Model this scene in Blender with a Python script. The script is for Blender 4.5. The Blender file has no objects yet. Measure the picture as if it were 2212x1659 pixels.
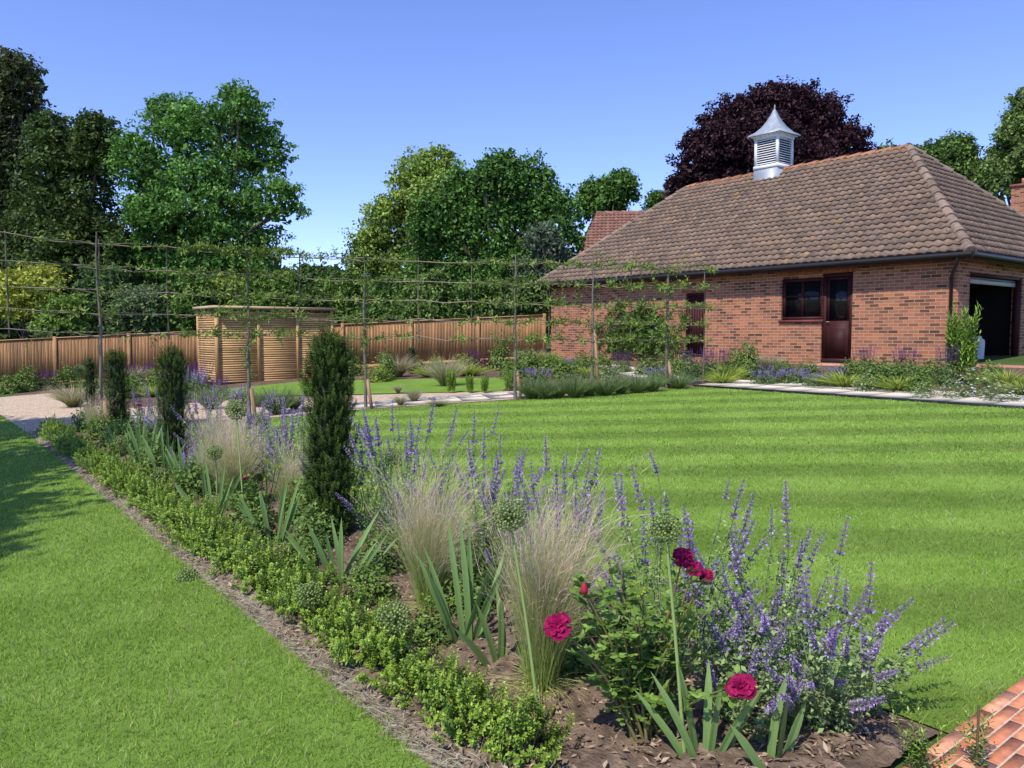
import bpy, math, numpy as np
from mathutils import Vector, Matrix
RG = np.random.default_rng(11)
SC = bpy.context.scene; COL = SC.collection
FP = 1703.0; CAMZ = 1.5; PIT = math.atan(109/FP); cP, sP = math.cos(PIT), math.sin(PIT)
def ray(px, py):
    u = (px-1106)/FP; v = (829.5-py)/FP
    return np.array([u, v*sP+cP, v*cP-sP])
def at(px, py, h=0.0):
    d = ray(px, py); t = (CAMZ-h)/(.047*d[0]+.0212*d[1]-d[2]); p = np.array([0, 0, CAMZ])+d*t
    return p
def pd(px, py, Y):
    d = ray(px, py); return np.array([0, 0, CAMZ])+d*(Y/d[1])
def g(x, y): return .047*np.clip(x, -22, 22)+.0212*np.clip(y, -6, 45)
def U(a, b, n=None): return RG.uniform(a, b, n)
def unit(v): return v/np.maximum(np.linalg.norm(v, axis=-1, keepdims=True), 1e-9)
def rdir(n): return unit(RG.normal(size=(n, 3)))
def arr(*a): return np.array(a, float)
# ---------- mesh builder
class MB:
    def __init__(s): s.V = []; s.F = []; s.C = []; s.n = 0
    def add(s, V, F, c=(.5, .5, .5)):
        V = np.asarray(V, float).reshape(-1, 3); F = np.asarray(F, int)
        c = np.asarray(c, float)
        if c.ndim == 1: c = np.tile(c, (len(V), 1))
        s.V.append(V); s.F.append(F+s.n); s.C.append(c); s.n += len(V)
    def box(s, x0, x1, y0, y1, z0, z1, c=(.5, .5, .5)):
        V = [(x, y, z) for z in (z0, z1) for y in (y0, y1) for x in (x0, x1)]
        s.add(V, [(0, 2, 3, 1), (4, 5, 7, 6), (0, 1, 5, 4), (2, 6, 7, 3), (0, 4, 6, 2), (1, 3, 7, 5)], c)
    def obox(s, o, ax, ay, az, c=(.5, .5, .5)):
        o, ax, ay, az = [np.asarray(q, float) for q in (o, ax, ay, az)]
        V = [o+i*ax+j*ay+k*az for k in (0, 1) for j in (0, 1) for i in (0, 1)]
        s.add(V, [(0, 2, 3, 1), (4, 5, 7, 6), (0, 1, 5, 4), (2, 6, 7, 3), (0, 4, 6, 2), (1, 3, 7, 5)], c)
    def tube(s, pts, rad, n=6, c=(.5, .5, .5)):
        pts = np.asarray(pts, float); m = len(pts); rad = np.broadcast_to(np.asarray(rad, float), (m,))
        T = unit(np.gradient(pts, axis=0)); ref = arr(1, 0, 0) if abs(T[0][0]) < .8 else arr(0, 1, 0)
        A = unit(np.cross(T, ref)); B = np.cross(T, A)
        ph = np.arange(n)*2*math.pi/n
        V = pts[:, None]+rad[:, None, None]*(np.cos(ph)[None, :, None]*A[:, None]+np.sin(ph)[None, :, None]*B[:, None])
        i = np.arange(m-1)[:, None]*n; j = np.arange(n)[None]; k = (j+1) % n
        Fq = np.stack([i+j, i+k, i+n+k, i+n+j], -1).reshape(-1, 4)
        s.add(V, Fq, c)
        for e in (0, m-1):
            s.add(np.vstack([V[e], pts[e]]), [(a, (a+1) % n, n) for a in range(n)] if e else [((a+1) % n, a, n) for a in range(n)], c)
    def lathe(s, prof, n=12, c=(.5, .5, .5), o=(0, 0, 0)):
        prof = np.asarray(prof, float); m = len(prof); ph = np.arange(n)*2*math.pi/n
        V = np.stack([prof[:, None, 0]*np.cos(ph), prof[:, None, 0]*np.sin(ph), np.repeat(prof[:, 1:2], n, 1)], -1)+np.asarray(o)
        i = np.arange(m-1)[:, None]*n; j = np.arange(n)[None]; k = (j+1) % n
        s.add(V, np.stack([i+j, i+k, i+n+k, i+n+j], -1).reshape(-1, 4), c)
    def build(s, name, mat, parent=None, smooth=False):
        me = bpy.data.meshes.new(name); s.fill(me); me.materials.append(mat)
        if smooth: me.polygons.foreach_set('use_smooth', np.ones(len(me.polygons), bool))
        return link(name, me, parent)
    def mesh(s, name, mat):
        me = bpy.data.meshes.new(name); s.fill(me); me.materials.append(mat); return me
    def fill(s, me):
        V = np.vstack(s.V); Cc = np.vstack(s.C)
        tot = np.concatenate([np.full(len(f), f.shape[1]) for f in s.F]); loops = np.concatenate([f.ravel() for f in s.F])
        st = np.concatenate([[0], np.cumsum(tot)[:-1]])
        me.vertices.add(len(V)); me.vertices.foreach_set('co', V.astype(np.float32).ravel())
        me.loops.add(len(loops)); me.loops.foreach_set('vertex_index', loops.astype(np.int32))
        me.polygons.add(len(tot)); me.polygons.foreach_set('loop_start', st.astype(np.int32))
        me.update(calc_edges=True)
        a = me.color_attributes.new('Col', 'FLOAT_COLOR', 'POINT')
        a.data.foreach_set('color', np.hstack([Cc, np.ones((len(Cc), 1))]).astype(np.float32).ravel())
def link(name, me, parent=None, loc=None, rz=0, sc=None):
    o = bpy.data.objects.new(name, me); COL.objects.link(o)
    if parent is not None: o.parent = parent
    if loc is not None: o.location = [float(q) for q in loc]
    if rz: o.rotation_euler = (0, 0, rz)
    if sc is not None: o.scale = sc
    return o
def tag(o, label=None, cat=None, group=None, kind=None):
    for k, v in (('label', label), ('category', cat), ('group', group), ('kind', kind)):
        if v: o[k] = v
    return o
def empty(name, loc, rz=0, label=None, cat=None, group=None):
    return tag(link(name, None, None, loc, rz), label, cat, group)
# ---------- materials
def mk(name):
    m = bpy.data.materials.new(name); m.use_nodes = True; nt = m.node_tree
    b = nt.nodes['Principled BSDF']; return m, nt, b, nt.nodes['Material Output']
def N(nt, t, **kw):
    n = nt.nodes.new(t)
    for k, v in kw.items():
        if k in n.inputs: n.inputs[k].default_value = v
        else: setattr(n, k, v)
    return n
def plantmat(name, transl=.3, rough=.5, var=.45, spec=.35):
    m, nt, b, out = mk(name); L = nt.links.new
    a = N(nt, 'ShaderNodeAttribute', attribute_name='Col'); ge = N(nt, 'ShaderNodeNewGeometry')
    mr = N(nt, 'ShaderNodeMapRange'); mr.inputs['To Min'].default_value = 1-var; mr.inputs['To Max'].default_value = 1+var
    L(ge.outputs['Random Per Island'], mr.inputs['Value'])
    h = N(nt, 'ShaderNodeHueSaturation'); L(a.outputs['Color'], h.inputs['Color']); L(mr.outputs['Result'], h.inputs['Value'])
    L(h.outputs['Color'], b.inputs['Base Color']); b.inputs['Roughness'].default_value = rough; b.inputs['Specular IOR Level'].default_value = spec
    if transl:
        t = N(nt, 'ShaderNodeBsdfTranslucent'); L(h.outputs['Color'], t.inputs['Color'])
        mx = N(nt, 'ShaderNodeMixShader'); mx.inputs[0].default_value = transl
        L(b.outputs[0], mx.inputs[1]); L(t.outputs[0], mx.inputs[2]); L(mx.outputs[0], out.inputs['Surface'])
    return m
M_leaf = plantmat('leaf', .3, .55, .4, .25); M_tree = plantmat('tree_leaf', .28, .5, .4, .2); M_gloss = plantmat('glossy_leaf', .25, .42, .4, .35); M_needle = plantmat('needle', 0, .65, .5, .15)
M_petal = plantmat('petal', .35, .55, .3, .2); M_rose = plantmat('rose_petal', .12, .6, .2, .15); M_grass = plantmat('grass_blade', .35, .5, .35, .25); M_stem = plantmat('stem', 0, .6, .1)
def attrmat(name, rough=.7, nscale=6, namt=.35, bump=.3, bscale=30, metallic=0, spec=.4, stretch=(1, 1, 1), bdist=.01):
    m, nt, b, out = mk(name); L = nt.links.new
    a = N(nt, 'ShaderNodeAttribute', attribute_name='Col'); tc = N(nt, 'ShaderNodeTexCoord'); mp = N(nt, 'ShaderNodeMapping'); mp.inputs['Scale'].default_value = stretch
    L(tc.outputs['Object'], mp.inputs['Vector'])
    no = N(nt, 'ShaderNodeTexNoise', Scale=nscale, Detail=6.0, Roughness=.65); L(mp.outputs[0], no.inputs['Vector'])
    mr = N(nt, 'ShaderNodeMapRange'); mr.inputs['From Min'].default_value = .3; mr.inputs['From Max'].default_value = .7; mr.inputs['To Min'].default_value = 1-namt; mr.inputs['To Max'].default_value = 1+namt; L(no.outputs['Fac'], mr.inputs['Value'])
    h = N(nt, 'ShaderNodeHueSaturation'); L(a.outputs['Color'], h.inputs['Color']); L(mr.outputs['Result'], h.inputs['Value'])
    L(h.outputs['Color'], b.inputs['Base Color']); b.inputs['Roughness'].default_value = rough; b.inputs['Metallic'].default_value = metallic; b.inputs['Specular IOR Level'].default_value = spec
    if bump:
        n2 = N(nt, 'ShaderNodeTexNoise', Scale=bscale, Detail=5.0); L(mp.outputs[0], n2.inputs['Vector'])
        bu = N(nt, 'ShaderNodeBump', Strength=bump, Distance=bdist); L(n2.outputs['Fac'], bu.inputs['Height']); L(bu.outputs[0], b.inputs['Normal'])
    return m
M_bark = attrmat('bark', .85, 8, .4, .6, 25, stretch=(1, 1, .3)); M_wood = attrmat('fence_wood', .75, 5, .3, .3, 40, stretch=(3, 3, .35))
M_slat = attrmat('slat_wood', .7, 5, .25, .2, 40, stretch=(.4, .4, 4)); M_paint = attrmat('painted_metal', .45, 3, .06, .05, 60); M_maroon = attrmat('maroon_paint', .6, 4, .2, .1, 40, spec=.2)
M_lead = attrmat('lead_sheet', .5, 4, .25, .15, 12, metallic=.2); M_tile = attrmat('roof_tile', .9, 14, .36, .4, 45, spec=.1); M_soil = attrmat('bed_soil', .95, 9, .5, .9, 60, bdist=.02, spec=.15)
M_plastic = attrmat('plastic', .4, 3, .05, 0); M_brickpave = attrmat('paving_brick', .95, 25, .28, .5, 80, bdist=.003, spec=.08)
def brickmat():
    m, nt, b, out = mk('brickwork'); L = nt.links.new
    a = N(nt, 'ShaderNodeAttribute', attribute_name='Col')
    br = N(nt, 'ShaderNodeTexBrick', offset=.5); I = br.inputs
    I['Color1'].default_value = (.44, .165, .075, 1); I['Color2'].default_value = (.27, .105, .057, 1); I['Mortar'].default_value = (.40, .33, .25, 1)
    I['Scale'].default_value = 1; I['Mortar Size'].default_value = .0075; I['Mortar Smooth'].default_value = .2; I['Brick Width'].default_value = .225; I['Row Height'].default_value = .075
    L(a.outputs['Vector'], br.inputs['Vector'])
    b2 = N(nt, 'ShaderNodeTexBrick', offset=.5); J = b2.inputs
    J['Color1'].default_value = (1, 1, 1, 1); J['Color2'].default_value = (0, 0, 0, 1); J['Mortar'].default_value = (1, 1, 1, 1); J['Scale'].default_value = 1; J['Mortar Size'].default_value = 0; J['Brick Width'].default_value = .225; J['Row Height'].default_value = .075; J['Bias'].default_value = 0
    mp = N(nt, 'ShaderNodeMapping'); mp.inputs['Location'].default_value = (4.5, 7.5, 0); L(a.outputs['Vector'], mp.inputs['Vector']); L(mp.outputs[0], b2.inputs['Vector'])
    cr = N(nt, 'ShaderNodeMapRange'); cr.inputs['From Min'].default_value = .12; cr.inputs['From Max'].default_value = .3; cr.inputs['To Min'].default_value = .42; L(b2.outputs['Color'], cr.inputs['Value'])
    no = N(nt, 'ShaderNodeTexNoise', Scale=1.3, Detail=5.0); L(a.outputs['Vector'], no.inputs['Vector'])
    mr = N(nt, 'ShaderNodeMapRange'); mr.inputs['To Min'].default_value = .65; mr.inputs['To Max'].default_value = 1.4; L(no.outputs['Fac'], mr.inputs['Value'])
    mu = N(nt, 'ShaderNodeMath', operation='MULTIPLY'); L(cr.outputs[0], mu.inputs[0]); L(mr.outputs[0], mu.inputs[1])
    inv = N(nt, 'ShaderNodeMix', data_type='FLOAT'); L(br.outputs['Fac'], inv.inputs[0]); L(mu.outputs[0], inv.inputs[2]); inv.inputs[3].default_value = 1
    h = N(nt, 'ShaderNodeHueSaturation'); L(br.outputs['Color'], h.inputs['Color']); L(inv.outputs[0], h.inputs['Value'])
    L(h.outputs[0], b.inputs['Base Color']); b.inputs['Roughness'].default_value = .85; b.inputs['Specular IOR Level'].default_value = .2
    bu = N(nt, 'ShaderNodeBump', Strength=.6, Distance=.008, invert=True); L(br.outputs['Fac'], bu.inputs['Height']); L(bu.outputs[0], b.inputs['Normal'])
    return m
M_brick = brickmat()
def glassmat():
    m, nt, b, out = mk('window_glass'); b.inputs['Base Color'].default_value = (.010, .011, .012, 1); b.inputs['Roughness'].default_value = .08; b.inputs['Specular IOR Level'].default_value = .3; return m
M_glass = glassmat()
def groundmat(name, c1, c2, scale, rough=.95, bump=.5, bscale=80, c3=None, stripe=False, bdist=.01, vor=0):
    m, nt, b, out = mk(name); L = nt.links.new; ge = N(nt, 'ShaderNodeNewGeometry')
    no = N(nt, 'ShaderNodeTexNoise', Scale=scale, Detail=8.0, Roughness=.7); L(ge.outputs['Position'], no.inputs['Vector'])
    cr = N(nt, 'ShaderNodeValToRGB'); cr.color_ramp.elements[0].position = .35; cr.color_ramp.elements[1].position = .65
    cr.color_ramp.elements[0].color = (*c1, 1); cr.color_ramp.elements[1].color = (*c2, 1); L(no.outputs['Fac'], cr.inputs[0]); col = cr.outputs[0]
    if vor:
        vo = N(nt, 'ShaderNodeTexVoronoi', Scale=vor); L(ge.outputs['Position'], vo.inputs['Vector'])
        mr = N(nt, 'ShaderNodeMapRange'); mr.inputs['To Min'].default_value = .6; mr.inputs['To Max'].default_value = 1.35
        sx = N(nt, 'ShaderNodeSeparateColor'); L(vo.outputs['Color'], sx.inputs[0]); L(sx.outputs[0], mr.inputs['Value'])
        h = N(nt, 'ShaderNodeHueSaturation'); L(col, h.inputs['Color']); L(mr.outputs[0], h.inputs['Value']); col = h.outputs[0]
    if stripe: col = stripes(nt, ge, col)
    L(col, b.inputs['Base Color']); b.inputs['Roughness'].default_value = rough; b.inputs['Specular IOR Level'].default_value = .1
    n2 = N(nt, 'ShaderNodeTexNoise', Scale=bscale, Detail=4.0); L(ge.outputs['Position'], n2.inputs['Vector'])
    bu = N(nt, 'ShaderNodeBump', Strength=bump, Distance=bdist); L(n2.outputs['Fac'], bu.inputs['Height']); L(bu.outputs[0], b.inputs['Normal'])
    return m
def stripes(nt, ge, col):
    L = nt.links.new
    dp = N(nt, 'ShaderNodeVectorMath', operation='DOT_PRODUCT'); dp.inputs[1].default_value = (.20, .98, 0); L(ge.outputs['Position'], dp.inputs[0])
    wob = N(nt, 'ShaderNodeTexNoise', Scale=.6, Detail=5.0); L(ge.outputs['Position'], wob.inputs['Vector'])
    wm = N(nt, 'ShaderNodeMath', operation='MULTIPLY_ADD'); wm.inputs[1].default_value = .12; L(wob.outputs['Fac'], wm.inputs[0]); L(dp.outputs['Value'], wm.inputs[2])
    sc = N(nt, 'ShaderNodeMath', operation='MULTIPLY'); sc.inputs[1].default_value = 2*math.pi/1.1; L(wm.outputs[0], sc.inputs[0])
    si = N(nt, 'ShaderNodeMath', operation='SINE'); L(sc.outputs[0], si.inputs[0])
    s2 = N(nt, 'ShaderNodeMapRange', interpolation_type='SMOOTHSTEP'); s2.inputs['From Min'].default_value = -.7; s2.inputs['From Max'].default_value = .7; s2.inputs['To Min'].default_value = -1; L(si.outputs[0], s2.inputs['Value'])
    big = N(nt, 'ShaderNodeTexNoise', Scale=1.7, Detail=4.0); L(ge.outputs['Position'], big.inputs['Vector'])
    am = N(nt, 'ShaderNodeMath', operation='MULTIPLY_ADD'); am.inputs[1].default_value = 2.0; L(big.outputs['Fac'], am.inputs[0]); L(s2.outputs[0], am.inputs[2])
    mr = N(nt, 'ShaderNodeMapRange'); mr.inputs['From Min'].default_value = .0; mr.inputs['From Max'].default_value = 2.0; mr.inputs['To Min'].default_value = .82; mr.inputs['To Max'].default_value = 1.13; L(am.outputs[0], mr.inputs['Value'])
    h = N(nt, 'ShaderNodeHueSaturation'); L(col, h.inputs['Color']); L(mr.outputs[0], h.inputs['Value']); return h.outputs[0]
M_ground = groundmat('meadow', (.05, .09, .02), (.09, .13, .035), .6)
M_lawn = groundmat('lawn', (.150, .262, .034), (.235, .365, .065), 1.6, stripe=True, bscale=220, bump=.8, bdist=.015)
M_lawn2 = groundmat('lawn_plain', (.14, .25, .03), (.215, .345, .06), 2.0, bscale=220, bump=.8, bdist=.015)
M_gravel = groundmat('gravel', (.42, .31, .21), (.62, .49, .36), 12, bscale=90, bump=.8, vor=45)
M_pave = groundmat('stone_paving', (.56, .49, .38), (.66, .59, .47), 5, bscale=40, bump=.2)
M_dirt = groundmat('garden_soil', (.10, .065, .045), (.19, .13, .09), 7, bump=.9, vor=25)
def stripeblade():
    m, nt, b, out = mk('striped_blade'); L = nt.links.new
    a = N(nt, 'ShaderNodeAttribute', attribute_name='Col'); ge = N(nt, 'ShaderNodeNewGeometry')
    mr = N(nt, 'ShaderNodeMapRange'); mr.inputs['To Min'].default_value = .65; mr.inputs['To Max'].default_value = 1.4; L(ge.outputs['Random Per Island'], mr.inputs['Value'])
    h = N(nt, 'ShaderNodeHueSaturation'); L(a.outputs['Color'], h.inputs['Color']); L(mr.outputs[0], h.inputs['Value'])
    c = stripes(nt, ge, h.outputs[0]); L(c, b.inputs['Base Color']); b.inputs['Roughness'].default_value = .55; b.inputs['Specular IOR Level'].default_value = .2
    t = N(nt, 'ShaderNodeBsdfTranslucent'); L(c, t.inputs['Color']); mx = N(nt, 'ShaderNodeMixShader'); mx.inputs[0].default_value = .35
    L(b.outputs[0], mx.inputs[1]); L(t.outputs[0], mx.inputs[2]); L(mx.outputs[0], out.inputs['Surface']); return m
M_blade = stripeblade()
# ---------- plant primitives
def leaves(mb, P, D, S, Ln, W, c, fold=.25, bend=0.0):
    n = len(P); Ln = np.broadcast_to(Ln, (n,))[:, None]; W = np.broadcast_to(W, (n,))[:, None]
    S = unit(S-D*(S*D).sum(-1, keepdims=True)); Nn = np.cross(S, D)
    mid = P+D*Ln*.45
    V = np.stack([P, mid+S*W*.5+Nn*W*fold, P+D*Ln-Nn*Ln*bend, mid-S*W*.5+Nn*W*fold], 1)
    b = np.arange(n)[:, None]*4
    Fc = np.concatenate([b+np.array([[0, 1, 2]]), b+np.array([[0, 2, 3]])], 0)
    c = np.asarray(c, float); c = np.tile(c, (n, 1)) if c.ndim == 1 else c
    mb.add(V, Fc, np.repeat(c, 4, 0))
def ribbons(mb, P, D, Bd, Ln, W, segs, c0, c1, prof=None, S=None):
    n = len(P); t = np.linspace(0, 1, segs+1); Ln = np.broadcast_to(Ln, (n,)); W = np.broadcast_to(W, (n,))
    Q = P[:, None]+D[:, None]*(Ln[:, None]*t)[..., None]+Bd[:, None]*(Ln[:, None]*t**2)[..., None]
    if S is None: S = unit(np.cross(D, rdir(n)))
    w = (prof(t) if prof else (1-t**2*.95))
    off = S[:, None]*(W[:, None]*w*.5)[..., None]
    V = np.stack([Q-off, Q+off], 2).reshape(n, -1, 3)
    i = np.arange(segs)*2; f = np.stack([i, i+1, i+3, i+2], -1)
    Fc = (np.arange(n)[:, None, None]*(2*(segs+1))+f[None]).reshape(-1, 4)
    c0 = np.asarray(c0, float); c1 = np.asarray(c1, float)
    if c0.ndim == 1: c0 = np.tile(c0, (n, 1))
    if c1.ndim == 1: c1 = np.tile(c1, (n, 1))
    cc = c0[:, None]*(1-t)[None, :, None]+c1[:, None]*t[None, :, None]
    mb.add(V.reshape(-1, 3), Fc, np.repeat(cc, 2, 1).reshape(-1, 3))
    return Q
def frame(D):
    A = unit(np.cross(D, np.where(np.abs(D[:, 2:3]) > .9, arr(1, 0, 0), arr(0, 0, 1)))); return A, np.cross(D, A)
def shoots(mb, P, D, slen, m, Ln, W, c, spread=.75, tipc=None):
    n = len(P); A, B = frame(D); k = np.arange(m)/m; slen = np.broadcast_to(slen, (n,))
    pos = P[:, None]+D[:, None]*(slen[:, None]*k)[..., None]
    ph = np.arange(m)*2.4+U(0, 6.28, n)[:, None]
    rad = np.cos(ph)[..., None]*A[:, None]+np.sin(ph)[..., None]*B[:, None]
    sp_ = spread*(1-.45*k)[None, :, None]
    ld = unit(D[:, None]*(1-sp_)+rad*sp_).reshape(-1, 3)
    Dn = np.repeat(D, m, 0); side = unit(np.cross(ld, Dn+rdir(n*m)*.15))
    c = np.asarray(c, float); c = np.tile(c, (n, 1)) if c.ndim == 1 else c
    cc = np.repeat(c, m, 0)
    if tipc is not None: kk = np.tile(k**2, n)[:, None]; cc = cc*(1-kk)+np.asarray(tipc)*kk
    sz = np.tile(1-.4*k, n)*U(.8, 1.2, n*m)
    leaves(mb, pos.reshape(-1, 3), ld, side, Ln*sz, W*sz, cc)
def cmix(c0, c1, n): t = U(0, 1, n)[:, None]; return arr(*c0)*(1-t)+arr(*c1)*t
# ---------- world, sun, camera
w = bpy.data.worlds.new('World'); SC.world = w; w.use_nodes = True; nt = w.node_tree
sky = nt.nodes.new('ShaderNodeTexSky'); sky.sky_type = 'NISHITA'; sky.sun_disc = False
EL = math.radians(54); TS = arr(-.60, -.80, 0)*math.cos(EL)+arr(0, 0, math.sin(EL))
sky.sun_elevation = EL; sky.sun_rotation = math.atan2(-.60, -.80); sky.air_density = .8; sky.dust_density = 0; sky.ozone_density = 3.0
tn = nt.nodes.new('ShaderNodeMix'); tn.data_type = 'RGBA'; tn.blend_type = 'MULTIPLY'; tn.inputs[0].default_value = 1; tn.inputs[7].default_value = (1.40, 1.38, 1.86, 1)
nt.links.new(sky.outputs[0], tn.inputs[6]); nt.links.new(tn.outputs[2], nt.nodes['Background'].inputs[0]); nt.nodes['Background'].inputs[1].default_value = .14
sl = bpy.data.lights.new('sun', 'SUN'); sl.energy = 5.0; sl.angle = math.radians(.5); sl.color = (1, .94, .82)
so = bpy.data.objects.new('sun', sl); COL.objects.link(so); so.rotation_mode = 'QUATERNION'; so.rotation_quaternion = Vector(TS).to_track_quat('Z', 'Y')
cd = bpy.data.cameras.new('camera'); co = bpy.data.objects.new('camera', cd); COL.objects.link(co); co.location = (0, 0, CAMZ)
co.rotation_euler = (math.pi/2-PIT, 0, 0); cd.sensor_width = 36; cd.lens = FP/2212*36; cd.clip_end = 3000; cd.clip_start = .05; SC.camera = co
SC.view_settings.view_transform = 'Standard'; SC.view_settings.look = 'None'
# ---------- ground sheets
def sheet(name, poly, h, mat, kind='structure'):
    V = [(x, y, float(g(x, y))+h) for x, y in poly]; me = bpy.data.meshes.new(name); me.from_pydata(V, [], [list(range(len(V)))]); me.materials.append(mat)
    me.update(); o = link(name, me)
    if me.polygons[0].normal.z < 0: me.flip_normals()
    o['kind'] = kind; return o
xs = [-900, -300, -80, -22, -10, 0, 10, 22, 80, 300, 900]; ys = [-300, -60, -6, 10, 25, 45, 90, 300, 1200]
mb = MB(); V = [(x, y, float(g(x, y))) for y in ys for x in xs]; nx = len(xs)
mb.add(V, [(j*nx+i, j*nx+i+1, (j+1)*nx+i+1, (j+1)*nx+i) for j in range(len(ys)-1) for i in range(nx-1)]); mb.build('ground', M_ground)['kind'] = 'structure'
B0 = arr(-.34, 2.65); dB = arr(-.6, .8); nB = arr(.8, .6)
def bf(s, w_): return B0+s*dB+w_*nB
BW = 1.45
P_garden = [(-13.5, 21.2), (-8.4, 15.4), (-6.2, 12.4), (3.4, 15.0), (6.6, 10.0), (9.9, 5.5), (16, 11), (9.3, 16.5), (1.2, 26.8), (-16, 26)]
sheet('garden_soil', P_garden, .004, M_dirt)
SB = -1.14
P_lawn = [tuple(bf(SB, BW)), tuple(bf(SB, 11)), (6.6, 10.1), (3.48, 15.1), (0, 14.1), (-2.5, 13.7), (-4.3, 12.9), (-6.15, 12.6), tuple(bf(11.5, BW))]
sheet('lawn', P_lawn, .008, M_lawn)
P_left = [tuple(bf(-2.2, 0)), tuple(bf(12.3, 0)), (-10.6, 16.2), (-14, 20.5), (-21, 20), (-21, -5), (.9, -5)]
sheet('side_lawn', P_left, .008, M_lawn2)
P_small = [(-6.4, 17.6), (-.2, 15.9), (.3, 19.3), (-5.7, 21.5), (-7.6, 19.8)]
sheet('far_lawn', P_small, .014, M_lawn2)
sheet('gravel_path', [tuple(bf(12.3, 0)), (-10.6, 16.2), (-14, 20.5), (-12.6, 21.5), (-8.1, 15.9), (-6.4, 13.6), (-6.3, 12.5)], .012, M_gravel)
sheet('gravel_path', [(-6.4, 13.6), (-4.3, 13.0), (-2.5, 13.8), (.6, 14.35), (3.4, 15.2), (3.1, 16.1), (.2, 15.8), (-5.6, 17.0), (-8.1, 15.9)], .010, M_gravel)
def slabs(name, A, Bp, wdt, n, rows, h):
    A = arr(*A); Bp = arr(*Bp); d = Bp-A; Ld = np.linalg.norm(d); d = d/Ld; pn = arr(d[1], -d[0]); mb = MB()
    for i in range(n):
        for r in range(rows):
            a0 = Ld*i/n+.008; a1 = Ld*(i+1)/n-.008; b0 = wdt*r/rows+.008; b1 = wdt*(r+1)/rows-.008
            q = [A+d*a0+pn*b0, A+d*a1+pn*b0, A+d*a1+pn*b1, A+d*a0+pn*b1]
            z = h+U(0, .004); lo = [(p[0], p[1], g(*p)) for p in q]; hi = [(p[0], p[1], g(*p)+z) for p in q]
            mb.add(lo+hi, [(4, 7, 6, 5), (0, 1, 5, 4), (1, 2, 6, 5), (2, 3, 7, 6), (3, 0, 4, 7)])
    o = mb.build(name, M_pave); o['kind'] = 'structure'; return o
slabs('paved_path', (3.55, 15.15), (9.0, 6.4), -1.15, 17, 2, .03)
slabs('paved_path', (.9, 15.6), (-3.1, 14.7), -1.0, 8, 2, .028)
slabs('paved_path', (3.9, 15.9), (3.0, 22.0), -.9, 9, 2, .026)
mb = MB(); mb.obox((3.46, 15.06, g(3.46, 15.06)), (5.48, -8.78, g(8.94, 6.28)-g(3.46, 15.06)), (.02, .012, 0), (0, 0, .045), (.02, .02, .02)); tag(mb.build('lawn_edging', M_paint), 'thin dark metal edging strip between striped lawn and pale paving', 'edging')
# brick path, bottom right: long narrow bricks with their long side along the border end
mb = MB()
for r in range(26):
    s1 = SB-r*.048; off = (r % 2)*.10+U(-.01, .01)
    for k in range(22):
        w0 = -.6+k*.206+off; p = bf(s1, w0); q = nB*.196; e = -dB*.039
        base = RG.choice(4, p=[.5, .25, .15, .1]); c = [(.56, .22, .12), (.50, .19, .105), (.62, .29, .17), (.42, .20, .135)][base]; c = np.array(c)*U(.85, 1.12)
        mb.obox((p[0], p[1], g(*p)-.05), (q[0], q[1], .047*q[0]+.0212*q[1]), (e[0], e[1], .047*e[0]+.0212*e[1]), (0, 0, .073+U(0, .003)), c)
mb.build('brick_path', M_brickpave)['kind'] = 'structure'
mb = MB(); q = [bf(SB, -.7), bf(SB, 3.7), bf(SB-1.25, 3.7), bf(SB-1.25, -.7)]
mb.add([(p[0], p[1], g(*p)+.0205) for p in q], [(0, 3, 2, 1)], (.50, .42, .32)); mb.build('brick_path_mortar', M_brickpave)['kind'] = 'structure'
# border soil
ss = np.arange(SB+.03, 12.6, .03); ww = np.linspace(0, BW, 50); S_, W_ = np.meshgrid(ss, ww, indexing='ij')
X = B0[0]+S_*dB[0]+W_*nB[0]; Y = B0[1]+S_*dB[1]+W_*nB[1]
wave = .05*np.sin(S_*2.1)+.03*np.sin(S_*5.3+1); edge = np.clip(np.minimum(W_, BW-W_)/.15, 0, 1)
H = .012+edge*(.012+.012*np.sin(S_*17+W_*9)*np.sin(W_*23+S_*4)+U(0, .022, S_.shape))-.01*(1-edge)
dry = np.clip(1-(W_+wave)/.17, 0, 1)[..., None]
cc = arr(.17, .12, .085)*(1-dry)+arr(.27, .225, .165)*dry; cc = cc*U(.6, 1.4, S_.shape)[..., None]
mb = MB(); m_, n_ = S_.shape; i = np.arange(m_-1)[:, None]*n_; j = np.arange(n_-1)[None]
mb.add(np.stack([X, Y, g(X, Y)+H], -1), np.stack([i+j, i+j+1, i+n_+j+1, i+n_+j], -1).reshape(-1, 4), cc.reshape(-1, 3)); mb.build('border_soil', M_soil)['kind'] = 'structure'
n = 10000; s_ = -1+U(0, 1, n)**1.7*9; w_ = U(.0, BW-.1, n); x = B0[0]+s_*dB[0]+w_*nB[0]; y = B0[1]+s_*dB[1]+w_*nB[1]
P = np.stack([x, y, g(x, y)+U(.02, .05, n)], -1); D = unit(rdir(n)*arr(1, 1, .35)); mb = MB()
leaves(mb, P, D, unit(np.cross(D, arr(0, 0, 1)+rdir(n)*.5)), U(.012, .045, n), U(.006, .02, n), cmix((.09, .06, .04), (.42, .31, .21), n))
n = 6000; s_ = -1+U(0, 1, n)**1.5*8; w_ = np.abs(RG.normal(.04, .10, n)); x = B0[0]+s_*dB[0]+w_*nB[0]; y = B0[1]+s_*dB[1]+w_*nB[1]
P = np.stack([x, y, g(x, y)+U(.012, .035, n)], -1); D = unit(rdir(n)*arr(1, 1, .15)); ribbons(mb, P, D, rdir(n)*.3, U(.03, .11, n), .002, 3, (.36, .32, .22), (.46, .41, .29))
tag(mb.build('bark_mulch', M_stem), 'bark chips, dry leaves and clippings scattered on the border soil', 'mulch', kind='stuff')
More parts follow.
